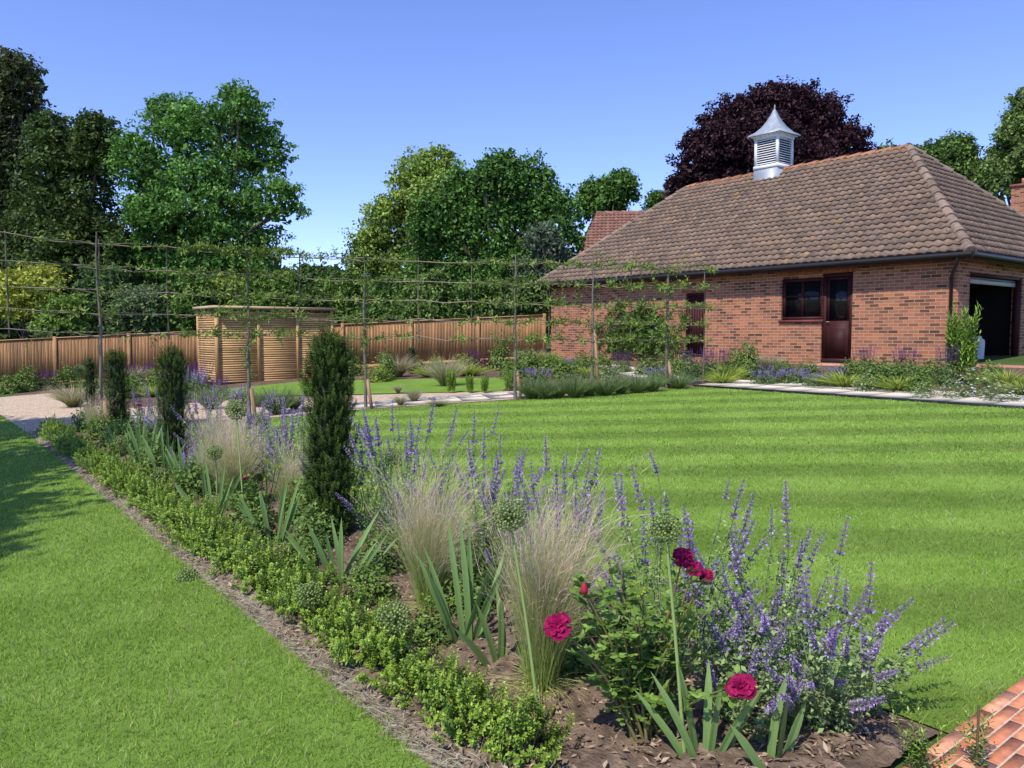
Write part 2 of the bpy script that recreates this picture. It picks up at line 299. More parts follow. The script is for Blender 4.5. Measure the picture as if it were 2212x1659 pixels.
# ---------- grass blades
def inpoly(x, y, poly):
    r = np.zeros(len(x), bool); n = len(poly)
    for a in range(n):
        x1, y1 = poly[a]; x2, y2 = poly[(a+1) % n]
        if y1 == y2: continue
        r ^= ((y1 > y) != (y2 > y)) & (x < (x2-x1)*(y-y1)/(y2-y1)+x1)
    return r
def blades(name, poly, bands, mat, label, wavecut=False):
    mb = MB()
    for (y0, y1, dens, hgt, wd) in bands:
        x0, x1 = -.72*y1, .72*y1; n = int((x1-x0)*(y1-y0)*dens); x = U(x0, x1, n); y = U(y0, y1, n)
        k = inpoly(x, y, poly) & (np.abs(x) < .70*y+.25); x = x[k]; y = y[k]; n = len(x)
        if wavecut:
            wv = (x-B0[0])*nB[0]+(y-B0[1])*nB[1]; sv = (x-B0[0])*dB[0]+(y-B0[1])*dB[1]; k = wv < .025*np.sin(sv*3.1)+.02*np.sin(sv*7.7)+U(-.05, .04, n)+.02; x = x[k]; y = y[k]; n = len(x)
        patch = .5+.5*np.sin(x*2.3+np.sin(y*1.7)*2)*np.sin(y*3.1+np.cos(x*1.3)*2)
        P = np.stack([x, y, g(x, y)+.004], -1); D = unit(np.stack([RG.normal(0, .42, n), RG.normal(0, .42, n), np.ones(n)], -1))
        t = (U(0, 1, n)*.6+patch*.4)[:, None]; c1 = arr(.235, .40, .048)*(1-t)+arr(.41, .54, .115)*t
        dead = U(0, 1, n) < .06; c1[dead] = (.54, .48, .28)
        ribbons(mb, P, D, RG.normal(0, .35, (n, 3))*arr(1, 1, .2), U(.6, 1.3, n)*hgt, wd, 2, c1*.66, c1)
    return tag(mb.build(name, mat), label, 'grass', kind='stuff')
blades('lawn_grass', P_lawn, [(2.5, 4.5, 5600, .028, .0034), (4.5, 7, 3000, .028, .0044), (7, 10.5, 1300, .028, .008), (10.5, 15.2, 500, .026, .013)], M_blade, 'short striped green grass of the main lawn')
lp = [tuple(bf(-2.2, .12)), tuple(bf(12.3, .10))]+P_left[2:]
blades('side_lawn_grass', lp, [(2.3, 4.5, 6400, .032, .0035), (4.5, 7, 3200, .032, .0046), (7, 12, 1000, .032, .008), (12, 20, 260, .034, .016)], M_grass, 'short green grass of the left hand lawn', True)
# ---------- trees
def limb(mb, a, b, r0, r1, c, k=6, wob=.08):
    a = np.asarray(a, float); b = np.asarray(b, float); t = np.linspace(0, 1, k)[:, None]; L_ = np.linalg.norm(b-a)
    p = a+(b-a)*t+np.sin(t*math.pi)*RG.normal(0, wob*L_, 3)*.6; mb.tube(p, np.linspace(r0, r1, k), 7, c)
def crown(mb, c, r, leafL, leafW, dens, c0, c1, clump=.25, flat=.75, up=.45, core=True):
    c = np.asarray(c, float); r = np.asarray(r, float); rm = r.mean(); area = 4*math.pi*rm**2
    nc = int(max(12, 5.2/(clump**2))); cr = rm*clump
    d = rdir(nc); d[:, 2] = np.where(d[:, 2] < -.6, -d[:, 2], d[:, 2])
    rf = U(.4, 1.0, nc)**.6*U(.80, 1.08, nc)
    cc = c+d*r*rf[:, None]; br = U(.72, 1.25, nc)
    nl = max(14, int(area*dens/nc)); o = rdir(nc*nl); rad = U(.35, 1.15, nc*nl)[:, None]; crs = np.repeat(cr*U(.6, 1.35, nc), nl)[:, None]
    P = np.repeat(cc, nl, 0)+o*rad*crs*arr(1, 1, flat)
    nrm = unit(o*.6+arr(0, 0, up)+rdir(nc*nl)*.75); D = unit(np.cross(nrm, rdir(nc*nl))); D[:, 2] -= .25; D = unit(D)
    col = cmix(c0, c1, nc*nl)*np.repeat(br, nl)[:, None]
    sz = U(.65, 1.3, nc*nl); leaves(mb, P, D, np.cross(D, nrm), leafL*sz, leafW*sz, col, .15)
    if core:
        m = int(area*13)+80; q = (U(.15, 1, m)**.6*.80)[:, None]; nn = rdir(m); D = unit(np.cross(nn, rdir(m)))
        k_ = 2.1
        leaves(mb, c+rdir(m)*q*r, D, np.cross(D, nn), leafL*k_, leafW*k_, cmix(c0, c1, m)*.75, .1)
    return cc
def tree(label, ells, Y, c0, c1, lf=.26, dens=75, base=None, clump=.25, name='tree', cat='tree', group=None, bark=(.10, .08, .06), trunk_r=.28, flat=.75, mat=None, dep=.85, bright=1.6):
    E = []; c0 = tuple(np.array(c0)*bright); c1 = tuple(np.array(c1)*bright); lf *= .74; dens *= 1.6
    for (px, py, rx, ry) in ells:
        dy = U(-.8, .8) if len(E) else 0; p = pd(px, py, Y+dy); E.append((p, arr(rx, (rx+ry)/2*dep, ry)/FP*Y))
    bx = base if base is not None else pd(ells[0][0], 700, Y)[:2]; bz = float(g(bx[0], bx[1])); o = empty(name, (bx[0], bx[1], bz), 0, label, cat, group); off = arr(bx[0], bx[1], bz)
    mb = MB(); top = E[0][0]-off
    limb(mb, (0, 0, -.1), top*arr(.8, .8, .55), trunk_r, trunk_r*.6, bark); limb(mb, top*arr(.8, .8, .55), top+arr(0, 0, E[0][1][2]*.6), trunk_r*.6, .04, bark)
    for (p, r) in E:
        for k in range(4 if len(E) > 2 else 8):
            limb(mb, top*arr(.8, .8, U(.4, .7)), p-off+rdir(1)[0]*r*.6, trunk_r*.3, .03, bark)
    mb.build('trunk', M_bark, o, True); mb = MB()
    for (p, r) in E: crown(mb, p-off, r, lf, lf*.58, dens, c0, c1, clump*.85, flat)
    mb.build('crown', mat or M_tree, o); return o
DG0, DG1 = (.022, .045, .012), (.05, .085, .022)
tree('tall dark tree at far left edge reaching highest above the fence', [(-40, 330, 110, 200), (30, 200, 65, 90), (5, 470, 110, 170), (60, 560, 80, 110), (0, 640, 110, 60)], 37, (.03, .045, .015), (.075, .085, .03), .27, 80, bright=1.45)
tree('dark green broad tree second from the left behind the trellis', [(150, 430, 110, 150), (110, 300, 60, 60), (210, 320, 60, 80), (190, 560, 130, 110), (90, 520, 80, 120), (180, 640, 140, 60)], 34, (.028, .055, .012), (.07, .105, .024), .25, 80, bright=1.5)
tree('bright green feathery tree with a wide open crown', [(440, 330, 120, 120), (520, 240, 60, 60), (370, 260, 75, 60), (560, 330, 75, 80), (420, 450, 150, 90), (590, 440, 80, 60), (500, 540, 130, 75), (340, 540, 90, 80), (300,350,60,80), (450, 610, 150, 60), (330,440,70,80)], 33, (.05, .13, .022), (.12, .23, .045), .20, 80, clump=.25, flat=.5, bright=1.55)
tree('yellow green tree left of the dense dark tree in the middle', [(905, 410, 85, 85), (850, 500, 95, 80), (945, 360, 55, 45), (800, 560, 60, 60), (880, 590, 110, 70), (960, 450, 90, 90)], 36, (.14, .22, .035), (.25, .33, .07), .22, 85, clump=.25, bright=1.35)
tree('dense dark green tree with upright shoots in the middle', [(1080, 500, 130, 115), (1000, 440, 70, 85), (1150, 420, 65, 85), (1080, 385, 65, 60), (1200, 490, 70, 90), (960, 550, 100, 90), (1130, 590, 130, 80), (1040, 620, 120, 60), (1200, 590, 65, 65), (930, 480, 55, 60)], 31, (.04, .10, .018), (.095, .18, .036), .22, 100, clump=.2, flat=1.3, dep=.55)
tree('small rounded tree rising behind the distant tiled roof', [(1310, 440, 55, 60), (1340, 410, 40, 45), (1275, 430, 30, 45), (1420, 450, 30, 40)], 52, (.05, .11, .02), (.10, .18, .035), .3, 90)
tree('copper beech with dark purple crown behind the cupola', [(1665, 340, 190, 130), (1600, 300, 110, 90), (1740, 285, 110, 95), (1680, 235, 90, 55), (1530, 360, 85, 80), (1820, 340, 75, 75), (1470, 415, 40, 40), (1700, 420, 180, 90)], 46, (.022, .009, .013), (.062, .026, .032), .28, 75, name='copper_beech', clump=.2, bright=1.25)
tree('mid green tree just right of the copper beech', [(1990, 370, 70, 60), (2060, 340, 50, 55), (1920, 360, 40, 50), (2090,400,60,60)], 50, (.05, .09, .02), (.11, .18, .04), .3, 85)
tree('tall loose green tree at the right edge behind the roof', [(2200, 340, 60, 110), (2220, 235, 45, 50), (2140, 400, 45, 60), (2260,350,60,150)], 47, (.07, .11, .03), (.14, .20, .05), .28, 75, clump=.27)
tree('low bluish green tree seen between the two big trees', [(700, 610, 70, 35), (640, 625, 50, 40), (760, 630, 40, 30)], 50, (.03, .06, .02), (.08, .13, .03), .35, 85)
tree('grey green willow-leaved tree in front of the dense dark tree', [(1175, 530, 45, 55), (1160, 600, 60, 55), (1205, 580, 30, 60)], 29, (.10, .15, .09), (.17, .22, .13), .18, 80, clump=.3, trunk_r=.1, bright=1)
o = empty('tree', (-8.8, 4.2, float(g(-8.8, 4.2))), 0, 'broad tree standing left of the side lawn that shades it', 'tree'); mb = MB(); limb(mb, (0, 0, 0), (0, .5, 5), .22, .12, (.1, .08, .06)); mb.build('trunk', M_bark, o, True)
mb = MB()
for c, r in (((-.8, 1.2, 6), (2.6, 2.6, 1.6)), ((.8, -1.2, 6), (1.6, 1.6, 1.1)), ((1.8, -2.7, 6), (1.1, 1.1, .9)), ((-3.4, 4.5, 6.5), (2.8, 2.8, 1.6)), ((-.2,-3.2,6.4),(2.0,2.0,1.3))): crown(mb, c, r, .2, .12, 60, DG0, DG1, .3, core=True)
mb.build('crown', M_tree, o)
# far woodland, one mass
mb = MB()
for px in range(-260, 1300, 62):
    Y = 58+U(-4, 6); p = pd(px, (640 if px > 560 else 610)+U(-12, 12), Y); crown(mb, p, arr(U(45, 65), 60, U(45, 62) if px > 560 else U(70, 100))/FP*Y, .5, .32, 22, (.05, .09, .024), (.12, .18, .045), .3)
    p = pd(px+30, 700, Y-3); crown(mb, p, arr(60, 50, 50)/FP*Y, .5, .32, 22, (.045, .08, .024), (.11, .16, .045), .3)
tag(mb.build('woodland', M_tree), 'far belt of mixed green woodland closing the view beyond the garden', 'woodland', kind='stuff')
# shrubs beyond the fence
shr = [(50, 630, 95, 60, 28, (.22, .26, .03), (.38, .40, .07), 'golden yellow shrub behind the fence at far left'),
 (140, 680, 60, 44, 27.5, (.10, .17, .03), (.18, .26, .05), 'light green shrub behind the fence near the golden one'),
 (220, 640, 70, 66, 30, (.05, .10, .03), (.10, .16, .05), 'blue green bush behind the fence under dark trees'),
 (300, 665, 70, 50, 29, (.08, .13, .05), (.15, .2, .08), 'pale leaved bush behind the fence left of the slatted shelter'),
 (400, 650, 65, 60, 30, (.06, .13, .02), (.14, .22, .05), 'fresh green bush just left of the slatted shelter roof'),
 (480, 640, 65, 44, 31, (.12, .18, .03), (.22, .28, .06), 'yellowish bush above the slatted shelter roof'),
 (570, 640, 70, 50, 30, (.07, .14, .02), (.15, .23, .04), 'green bush above the right end of the shelter roof'),
 (650, 665, 60, 46, 30, (.04, .08, .02), (.09, .14, .03), 'dark bush right of the shelter roof'),
 (740, 650, 65, 60, 31, (.06, .12, .02), (.12, .19, .04), 'rounded green bush behind the fence beside the gap in the trees'),
 (830, 655, 65, 60, 30, (.05, .11, .02), (.11, .18, .04), 'leafy bush behind the fence below the yellow green tree'),
 (920, 645, 65, 60, 29.5, (.08, .15, .03), (.16, .23, .06), 'pale green bush behind the middle of the right hand fence'),
 (1010, 660, 65, 50, 29, (.04, .09, .02), (.10, .16, .03), 'dark green bush behind the fence under the dense tree'),
 (1110, 650, 75, 55, 29, (.06, .11, .03), (.12, .18, .05), 'bush behind the fence next to the brick wall'),
 (-60, 650, 70, 60, 30, (.05, .09, .02), (.1, .15, .04), 'green bush at the left frame edge')]
for px, py, rx, ry, Y, c0, c1, lab in shr:
    tree(lab, [(px, py, rx, ry), (px+rx*.4, py-ry*.35, rx*.5, ry*.7), (px-rx*.2, py+ry*.6, rx, ry*.6)], Y, c0, c1, .19, 75, name='shrub', cat='shrub', clump=.33, trunk_r=.05, bright=1.35)
# ---------- brick garage
AX = arr(.621, -.784); AY = arr(.784, .621)
bd = empty('brick_garage', (9.4, 16.7, 0), math.atan2(-.784, .621), 'long red brick outbuilding with hipped tiled roof and maroon doors', 'building')
def wall(mb, o, du, L_, z0, z1, ops, depth, dn):
    us = sorted({0, L_, *[q for a in ops for q in a[:2]]}); zs = sorted({z0, z1, *[q for a in ops for q in a[2:]]}); o = arr(*o); du = arr(*du); dn = arr(*dn)
    for a, b in zip(us, us[1:]):
        for c, d in zip(zs, zs[1:]):
            if any(a >= q[0]-1e-6 and b <= q[1]+1e-6 and c >= q[2]-1e-6 and d <= q[3]+1e-6 for q in ops): continue
            mb.add([o+du*u+arr(0, 0, z) for u, z in ((a, c), (b, c), (b, d), (a, d))], [(0, 1, 2, 3)], [(a, c, 0), (b, c, 0), (b, d, 0), (a, d, 0)])
    for (a, b, c, d) in ops:
        for (u0, zz0, u1, zz1) in ((a, c, a, d), (b, d, b, c), (a, d, b, d), (b, c, a, c)):
            p, q = o+du*u0+arr(0, 0, zz0), o+du*u1+arr(0, 0, zz1)
            cu = [(u0+depth*0, zz0, 0), (u1, zz1, 0), (u1+depth, zz1, 0), (u0+depth, zz0, 0)]
            mb.add([p, q, q+dn*depth, p+dn*depth], [(0, 1, 2, 3)], cu)
LW = 13.0; WW = 8.0; ZT = 3.25
mb = MB(); D1 = (2.32, 3.09, .80, 2.94); W1 = (3.09, 4.19, 1.82, 2.86); D2 = (6.55, 7.23, .85, 2.63)
wall(mb, (0, 0, 0), (-1, 0, 0), LW, .2, ZT, [D1, W1, D2], .16, (0, 1, 0))
wall(mb, (0, 0, 0), (0, 1, 0), WW, .2, ZT, [(.55, 3.5, .87, 2.82), (4.1, 7.0, .87, 2.82)], .22, (-1, 0, 0))
wall(mb, (-LW, 0, 0), (0, 1, 0), WW, .2, ZT, [], .2, (1, 0, 0)); wall(mb, (-LW, WW, 0), (1, 0, 0), LW, .2, ZT, [], .2, (0, -1, 0))
mb.build('wall', M_brick, bd)
mb = MB(); DK = (.012, .011, .010); mb.box(-6, -.02, .02, 7.9, .80, .868, (.022, .020, .018)); mb.box(-5.9, -5.8, .3, 7.8, .87, 3.1, DK); mb.box(-5.8, -.25, 3.55, 3.65, .87, 3.1, DK); mb.box(-5.8, -.25, .2, .3, .87, 3.1, DK); mb.box(-5.8, -.25, .3, 3.55, 2.86, 3.1, DK); mb.build('interior_shade_lining', M_brickpave, bd)  # added near-black lining; its colour stands in for the shade inside the garage
mb = MB(); mb.box(-1.9, -.1, .66, 3.36, 2.70, 2.74, (.14, .13, .11)); mb.box(-.14, -.10, .66, 3.36, 2.60, 2.69, (.45, .42, .35)); mb.build('garage_door', M_paint, bd)
mb = MB(); mb.box(-.16, -.02, .553, .62, .87, 2.82, (.05, .014, .014)); mb.box(-.16, -.02, 3.42, 3.497, .87, 2.82, (.05, .014, .014)); mb.box(-.16, -.02, .62, 3.42, 2.76, 2.817, (.05, .014, .014)); mb.build('door_frame', M_maroon, bd)
mb = MB(); mb.box(-.1, -.04, 4.12, 6.98, .87, 2.80, (.05, .014, .014)); mb.build('garage_door', M_maroon, bd)
MR = (.050, .014, .013)
def framed(mb, a0, a1, z0, z1, t, y0, y1):
    mb.box(-a1, -a0, y0, y1, z1-t, z1, MR); mb.box(-a1, -a0, y0, y1, z0, z0+t, MR); mb.box(-a1, -a1+t, y0, y1, z0+t, z1-t, MR); mb.box(-a0-t, -a0, y0, y1, z0+t, z1-t, MR)
mb = MB(); framed(mb, 3.1, 4.18, 1.84, 2.85, .07, .04, .14); wn = mb.build('window', M_maroon, bd)
mb = MB(); mb.box(-3.67, -3.61, .05, .12, 1.91, 2.78, MR); mb.box(-4.11, -3.67, .055, .11, 2.40, 2.44, MR); mb.box(-3.61, -3.17, .055, .11, 2.40, 2.44, MR); mb.build('glazing_bar', M_maroon, wn)
mb = MB(); mb.box(-4.11, -3.17, .085, .095, 1.91, 2.78); mb.build('pane', M_glass, wn)
mb = MB(); mb.box(-4.24, -3.06, -.05, .1, 1.77, 1.835, (.16, .05, .04)); mb.build('sill', M_maroon, wn)
mb = MB(); framed(mb, 2.33, 3.08, .82, 2.93, .08, .03, .15); dr = mb.build('door', M_maroon, bd)
mb = MB(); mb.box(-3.0, -2.41, .06, .11, .90, 1.80, MR); mb.box(-2.9, -2.51, .052, .06, 1.0, 1.62, tuple(np.array(MR)*.75)); mb.box(-3.0, -2.93, .06, .11, 1.8, 2.84, MR); mb.box(-2.48, -2.41, .06, .11, 1.8, 2.84, MR); mb.box(-2.93, -2.48, .06, .11, 2.78, 2.84, MR); mb.build('door_leaf', M_maroon, dr)
mb = MB(); mb.box(-2.93, -2.48, .08, .09, 1.8, 2.78); mb.build('pane', M_glass, dr)
mb = MB(); mb.tube([(-2.96, .06, 1.78), (-2.96, .01, 1.78), (-2.86, .01, 1.78)], .011, 6, (.5, .45, .3)); mb.build('handle', M_paint, dr)
mb = MB(); framed(mb, 6.56, 7.22, .86, 2.62, .06, .03, .14); dr = mb.build('door', M_maroon, bd)
mb = MB(); mb.box(-7.16, -6.62, .08, .11, .92, 2.56, MR)
for k in range(6): mb.box(-7.16+k*.09, -7.16+k*.09+.085, .06, .078, .93, 2.55, MR)
mb.build('door_leaf', M_maroon, dr)
mb = MB()
for a0, a1, z in ((2.2, 4.3, 2.945),):
    k = a0
    while k < a1: mb.box(-k-.066, -k, -.006, .05, z, z+.215, np.array((.38, .15, .085))*U(.65, 1.15)); k += .076
mb.build('lintel', M_brickpave, bd); mb = MB(); k = 6.45
while k < 7.33: mb.box(-k-.066, -k, -.006, .05, 2.635, 2.85, np.array((.38, .15, .085))*U(.65, 1.15)); k += .076
mb.build('lintel', M_brickpave, bd)
mb = MB(); mb.box(-3.5, -2.0, -.75, -.003, .3, .66, (.42, .19, .13)); mb.box(-3.3, -2.2, -.4, -.003, .66, .79, (.48, .26, .18)); mb.build('doorstep', M_brickpave, bd)
mb = MB(); mb.box(.003, 3.5, .0, 7.6, .25, .84, (.42, .20, .14)); mb.build('brick_apron', M_brickpave, bd)
# roof slopes
TILE = [arr(.196, .138, .102), arr(.178, .126, .096), arr(.212, .144, .102), arr(.160, .117, .092)]
TP = .205
def slope(mb, E0, Ud, Lb, top0, top1, lich_p=.02):
    E0 = arr(*E0); Ud = arr(*Ud); top0 = arr(*top0); top1 = arr(*top1); li = (top0-E0)@Ud; ri = Lb-(top1-E0)@Ud
    up = (top0-E0)-Ud*li; Ls = np.linalg.norm(up); Sd = up/Ls; Nn = np.cross(Ud, Sd); Nn = Nn if Nn[2] > 0 else -Nn
    st = .245; nj = int(math.ceil(Ls/st)); ug = np.arange(0, Lb+.04, TP/6); prof = .044*(.5+.5*np.cos(2*math.pi*ug/TP))**.8
    for j in range(nj):
        v0 = j*st; v1 = min(v0+st, Ls); rows = []; jj = U(-.006, .006, len(ug)//6+3)[(ug/TP).astype(int)]
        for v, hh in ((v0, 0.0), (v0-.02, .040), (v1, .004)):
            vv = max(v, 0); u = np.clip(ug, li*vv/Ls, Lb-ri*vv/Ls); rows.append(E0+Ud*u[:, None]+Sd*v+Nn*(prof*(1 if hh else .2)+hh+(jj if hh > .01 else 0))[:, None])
        m = len(ug); ti = (ug/TP+.5).astype(int); rnd = RG.integers(0, 4, ti.max()+1); br = U(.84, 1.16, ti.max()+1); lich = (U(0, 1, ti.max()+1) < lich_p*(3 if j > nj*.7 else 1))
        c = np.array([TILE[q] for q in rnd])[ti]*br[ti][:, None]; c = np.where(lich[ti][:, None], c*.6+arr(.34, .20, .08)*.4, c)
        i = np.arange(m-1); Fq = np.concatenate([np.stack([i+a*m, i+1+a*m, i+1+(a+1)*m, i+(a+1)*m], -1) for a in (0, 1)])
        mb.add(np.vstack(rows), Fq, np.vstack([c*.4, c, c]))  # lip's lower row darkened: shade under each tile course put into the colour
OV = .36; ZE = 3.18; ZR = 6.5; H0, H1 = -3.0, -LW+2.5
ra, rb = (H0, WW/2, ZR), (H1, WW/2, ZR); x0, x1, y0, y1 = OV, -LW-OV, -OV, WW+OV
mb = MB()
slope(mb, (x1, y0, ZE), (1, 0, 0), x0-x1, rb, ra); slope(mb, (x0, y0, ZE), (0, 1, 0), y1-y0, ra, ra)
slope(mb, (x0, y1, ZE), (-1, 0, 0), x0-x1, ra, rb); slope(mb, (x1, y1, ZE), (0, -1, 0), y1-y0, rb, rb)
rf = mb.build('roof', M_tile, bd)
def ridge(mb, a, b, r, c, seg=.42):
    a = arr(*a); b = arr(*b); L_ = np.linalg.norm(b-a); d = (b-a)/L_; k = int(L_/seg)
    for i in range(k):
        p = a+d*L_*i/k; q = a+d*(L_*(i+1)/k+.03); cc = np.array(c)*U(.75, 1.25); mb.tube([p-arr(0, 0, .02), q-arr(0, 0, .05)], [r*1.08, r*.95], 10, cc)
mb = MB(); ridge(mb, ra, rb, .12, (.32, .16, .09)); mb.build('ridge_tiles', M_tile, rf, True)
for a, b in ((ra, (x0, y0, ZE)), (ra, (x0, y1, ZE)), (rb, (x1, y0, ZE)), (rb, (x1, y1, ZE))):
    mb = MB(); ridge(mb, b, a, .12, (.23, .17, .13)); mb.build('hip_tiles', M_tile, rf, True)
mb = MB()
mb.box(x1, x0, y0+.03, .0, ZE-.06, ZE-.035, (.12, .10, .09)); mb.box(x1, x0, y0+.02, y0+.045, ZE-.16, ZE-.035, (.06, .03, .03)); mb.box(x0-.045, x0-.02, y0+.05, y1, ZE-.16, ZE-.035, (.06, .03, .03)); mb.box(.0, x0-.05, .003, y1, ZE-.06, ZE-.035, (.12, .1, .09)); mb.build('fascia', M_maroon, bd)
GC = (.02, .018, .018)
for a, b in (((x1-.02, y0-.05, ZE-.05), (x0+.06, y0-.05, ZE-.06)), ((x0+.05, y0-.05, ZE-.06), (x0+.05, y1, ZE-.06))): mb = MB(); mb.tube([a, b], .055, 8, GC); mb.build('gutter', M_plastic, bd, True)
mb = MB(); mb.tube([(.12, y0-.03, ZE-.08), (.12, y0-.03, ZE-.2), (-.12, -.06, ZE-.48), (-.12, -.06, .5)], .036, 8, GC); mb.build('downpipe', M_plastic, bd, True)
# cupola on ridge
cu = empty('cupola', (-7.15, WW/2, 6.02), 0); cu.parent = bd; cu.scale = (.80, .80, .80)
WH = (.72, .73, .74); s = .47
mb = MB(); mb.lathe([(.80, -.5), (.76, .0), (.74, .68), (.70, .70)], 4, (.33, .36, .40)); lb = mb.build('lead_base', M_lead, cu); lb.rotation_euler = (0, 0, math.pi/4)
mb = MB()
for sx in (-1, 1):
    for sy in (-1, 1): mb.box(sx*s-.05, sx*s+.05, sy*s-.05, sy*s+.05, .68, 1.86, WH)
mb.box(-s-.07, s+.07, -s-.07, s+.07, .66, .80, WH); mb.box(-s-.07, s+.07, -s-.07, s+.07, 1.80, 1.90, WH); mb.box(-s-.16, s+.16, -s-.16, s+.16, 1.90, 1.96, WH); mb.build('housing', M_paint, cu)
mb = MB()
for ang in range(4):
    ca, sa = math.cos(ang*math.pi/2), math.sin(ang*math.pi/2)
    Rm = lambda p: (p[0]*ca-p[1]*sa, p[0]*sa+p[1]*ca, p[2])
    for k in range(11):
        z = .84+k*.088; mb.add([Rm(p) for p in ((-s+.05, -s-.02, z), (s-.05, -s-.02, z), (s-.05, -s+.05, z+.075), (-s+.05, -s+.05, z+.075), (-s+.05, -s-.02, z+.018), (s-.05, -s-.02, z+.018))], [(0, 1, 2, 3), (0, 4, 5, 1), (4, 3, 2, 5)], WH)
mb.box(-s+.06, s-.06, -s+.06, s-.06, .8, 1.8, (.1, .1, .1)); mb.build('louvre', M_paint, cu)
mb = MB(); mb.lathe([(1.0, 1.93), (.98, 1.99), (.72, 2.10), (.48, 2.30), (.30, 2.52), (.15, 2.76), (.05, 2.95), (.001, 3.0)], 4, (.34, .38, .42)); q = mb.build('cupola_roof', M_lead, cu); q.rotation_euler = (0, 0, math.pi/4)
mb = MB(); mb.lathe([(.001, 2.95), (.045, 3.0), (.02, 3.06), (.03, 3.1), (.001, 3.16)], 8, (.3, .33, .36)); mb.build('finial', M_lead, cu, True)
def local(x, y, z): return (9.4+AX[0]*x+AY[0]*y, 16.7+AX[1]*x+AY[1]*y, z)
mb = MB(); mb.lathe([(.001, 0), (.14, 0), (.15, .03), (.16, .42), (.15, .48), (.09, .52), (.09, .57), (.001, .58)], 16, (.55, .57, .58)); o = mb.build('storage_drum', M_plastic, None, True); o.location = local(-.5, 2.35, .87); tag(o, 'pale grey lidded drum standing just inside the dark garage', 'drum')
mb = MB(); mb.box(-.4, .4, -.3, .3, 0, .03, (.1, .09, .08))
for k in range(3): mb.box(-.4, .4, -.3, .3, .5+k*.5, .53+k*.5, (.12, .1, .08))
for sx in (-1, 1):
    for sy in (-1, 1): mb.box(sx*.38-.02, sx*.38+.02, sy*.28-.02, sy*.28+.02, .03, 1.6, (.1, .09, .08))
o = mb.build('shelving_rack', M_slat); o.location = local(-4.2, 2.2, .87); tag(o, 'dark open shelving rack deep inside the garage', 'rack')
def house(label, c, ang, L_, W_, zw, zr, tilec, chim=None, name='brick_house'):
    o = empty(name, (c[0], c[1], 0), ang, label, 'building'); mb = MB(); 
    for (oo, du, ll) in (((-L_/2, -W_/2, 0), (1, 0, 0), L_), ((L_/2, -W_/2, 0), (0, 1, 0), W_), ((L_/2, W_/2, 0), (-1, 0, 0), L_), ((-L_/2, W_/2, 0), (0, -1, 0), W_)): wall(mb, oo, du, ll, .2, zw, [], .2, (0, 0, 0))
    mb.build('wall', M_brick, o); mb = MB(); a, b = L_/2+.3, W_/2+.3; TILE[:] = [arr(*tilec)*k for k in (1, .9, 1.1, .95)]
    r0, r1 = (-a+1.2, 0, zr), (a-1.2, 0, zr)
    slope(mb, (-a, -b, zw-.05), (1, 0, 0), 2*a, r0, r1); slope(mb, (a, b, zw-.05), (-1, 0, 0), 2*a, r1, r0); slope(mb, (a, -b, zw-.05), (0, 1, 0), 2*b, r1, r1); slope(mb, (-a, b, zw-.05), (0, -1, 0), 2*b, r0, r0)
    r = mb.build('roof', M_tile, o); mb = MB(); ridge(mb, r0, r1, .12, tilec); mb.build('ridge_tiles', M_tile, r, True)
    if chim:
        mb = MB(); x, y, zt = chim
        for (oo, du) in (((x-.4, y-.4, 0), (1, 0, 0)), ((x+.4, y-.4, 0), (0, 1, 0)), ((x+.4, y+.4, 0), (-1, 0, 0)), ((x-.4, y+.4, 0), (0, -1, 0))): wall(mb, oo, du, .8, zw, zt, [], .1, (0, 0, 0))
        ch = mb.build('chimney', M_brick, r); mb = MB(); mb.box(x-.46, x+.46, y-.46, y+.46, zt, zt+.12, (.25, .1, .07)); mb.box(x-.1, x+.1, y-.1, y+.1, zt+.12, zt+.4, (.4, .2, .12)); mb.build('chimney_cap', M_brickpave, ch)
        mb = MB(); mb.box(x-.44, x+.44, y-.44, y+.44, zt-1.5, zt-1.25, (.45, .5, .55)); mb.build('chimney_flashing', M_lead, ch)
    return o
p = pd(1310, 500, 40); house('distant house roof of orange red tiles between trees and outbuilding', (p[0]+2.2, p[1]+1), math.radians(-8), 7, 7, 4.3, pd(1300, 458, 41)[2], (.26, .135, .10))
p = pd(2205, 400, 34); house('brick house behind the outbuilding with its chimney at right edge', (p[0]+3, p[1]), math.radians(-50), 8, 7, 4.0, 6.6, (.2, .13, .1), (-2.3, -.6, pd(2205, 392, 34)[2]))
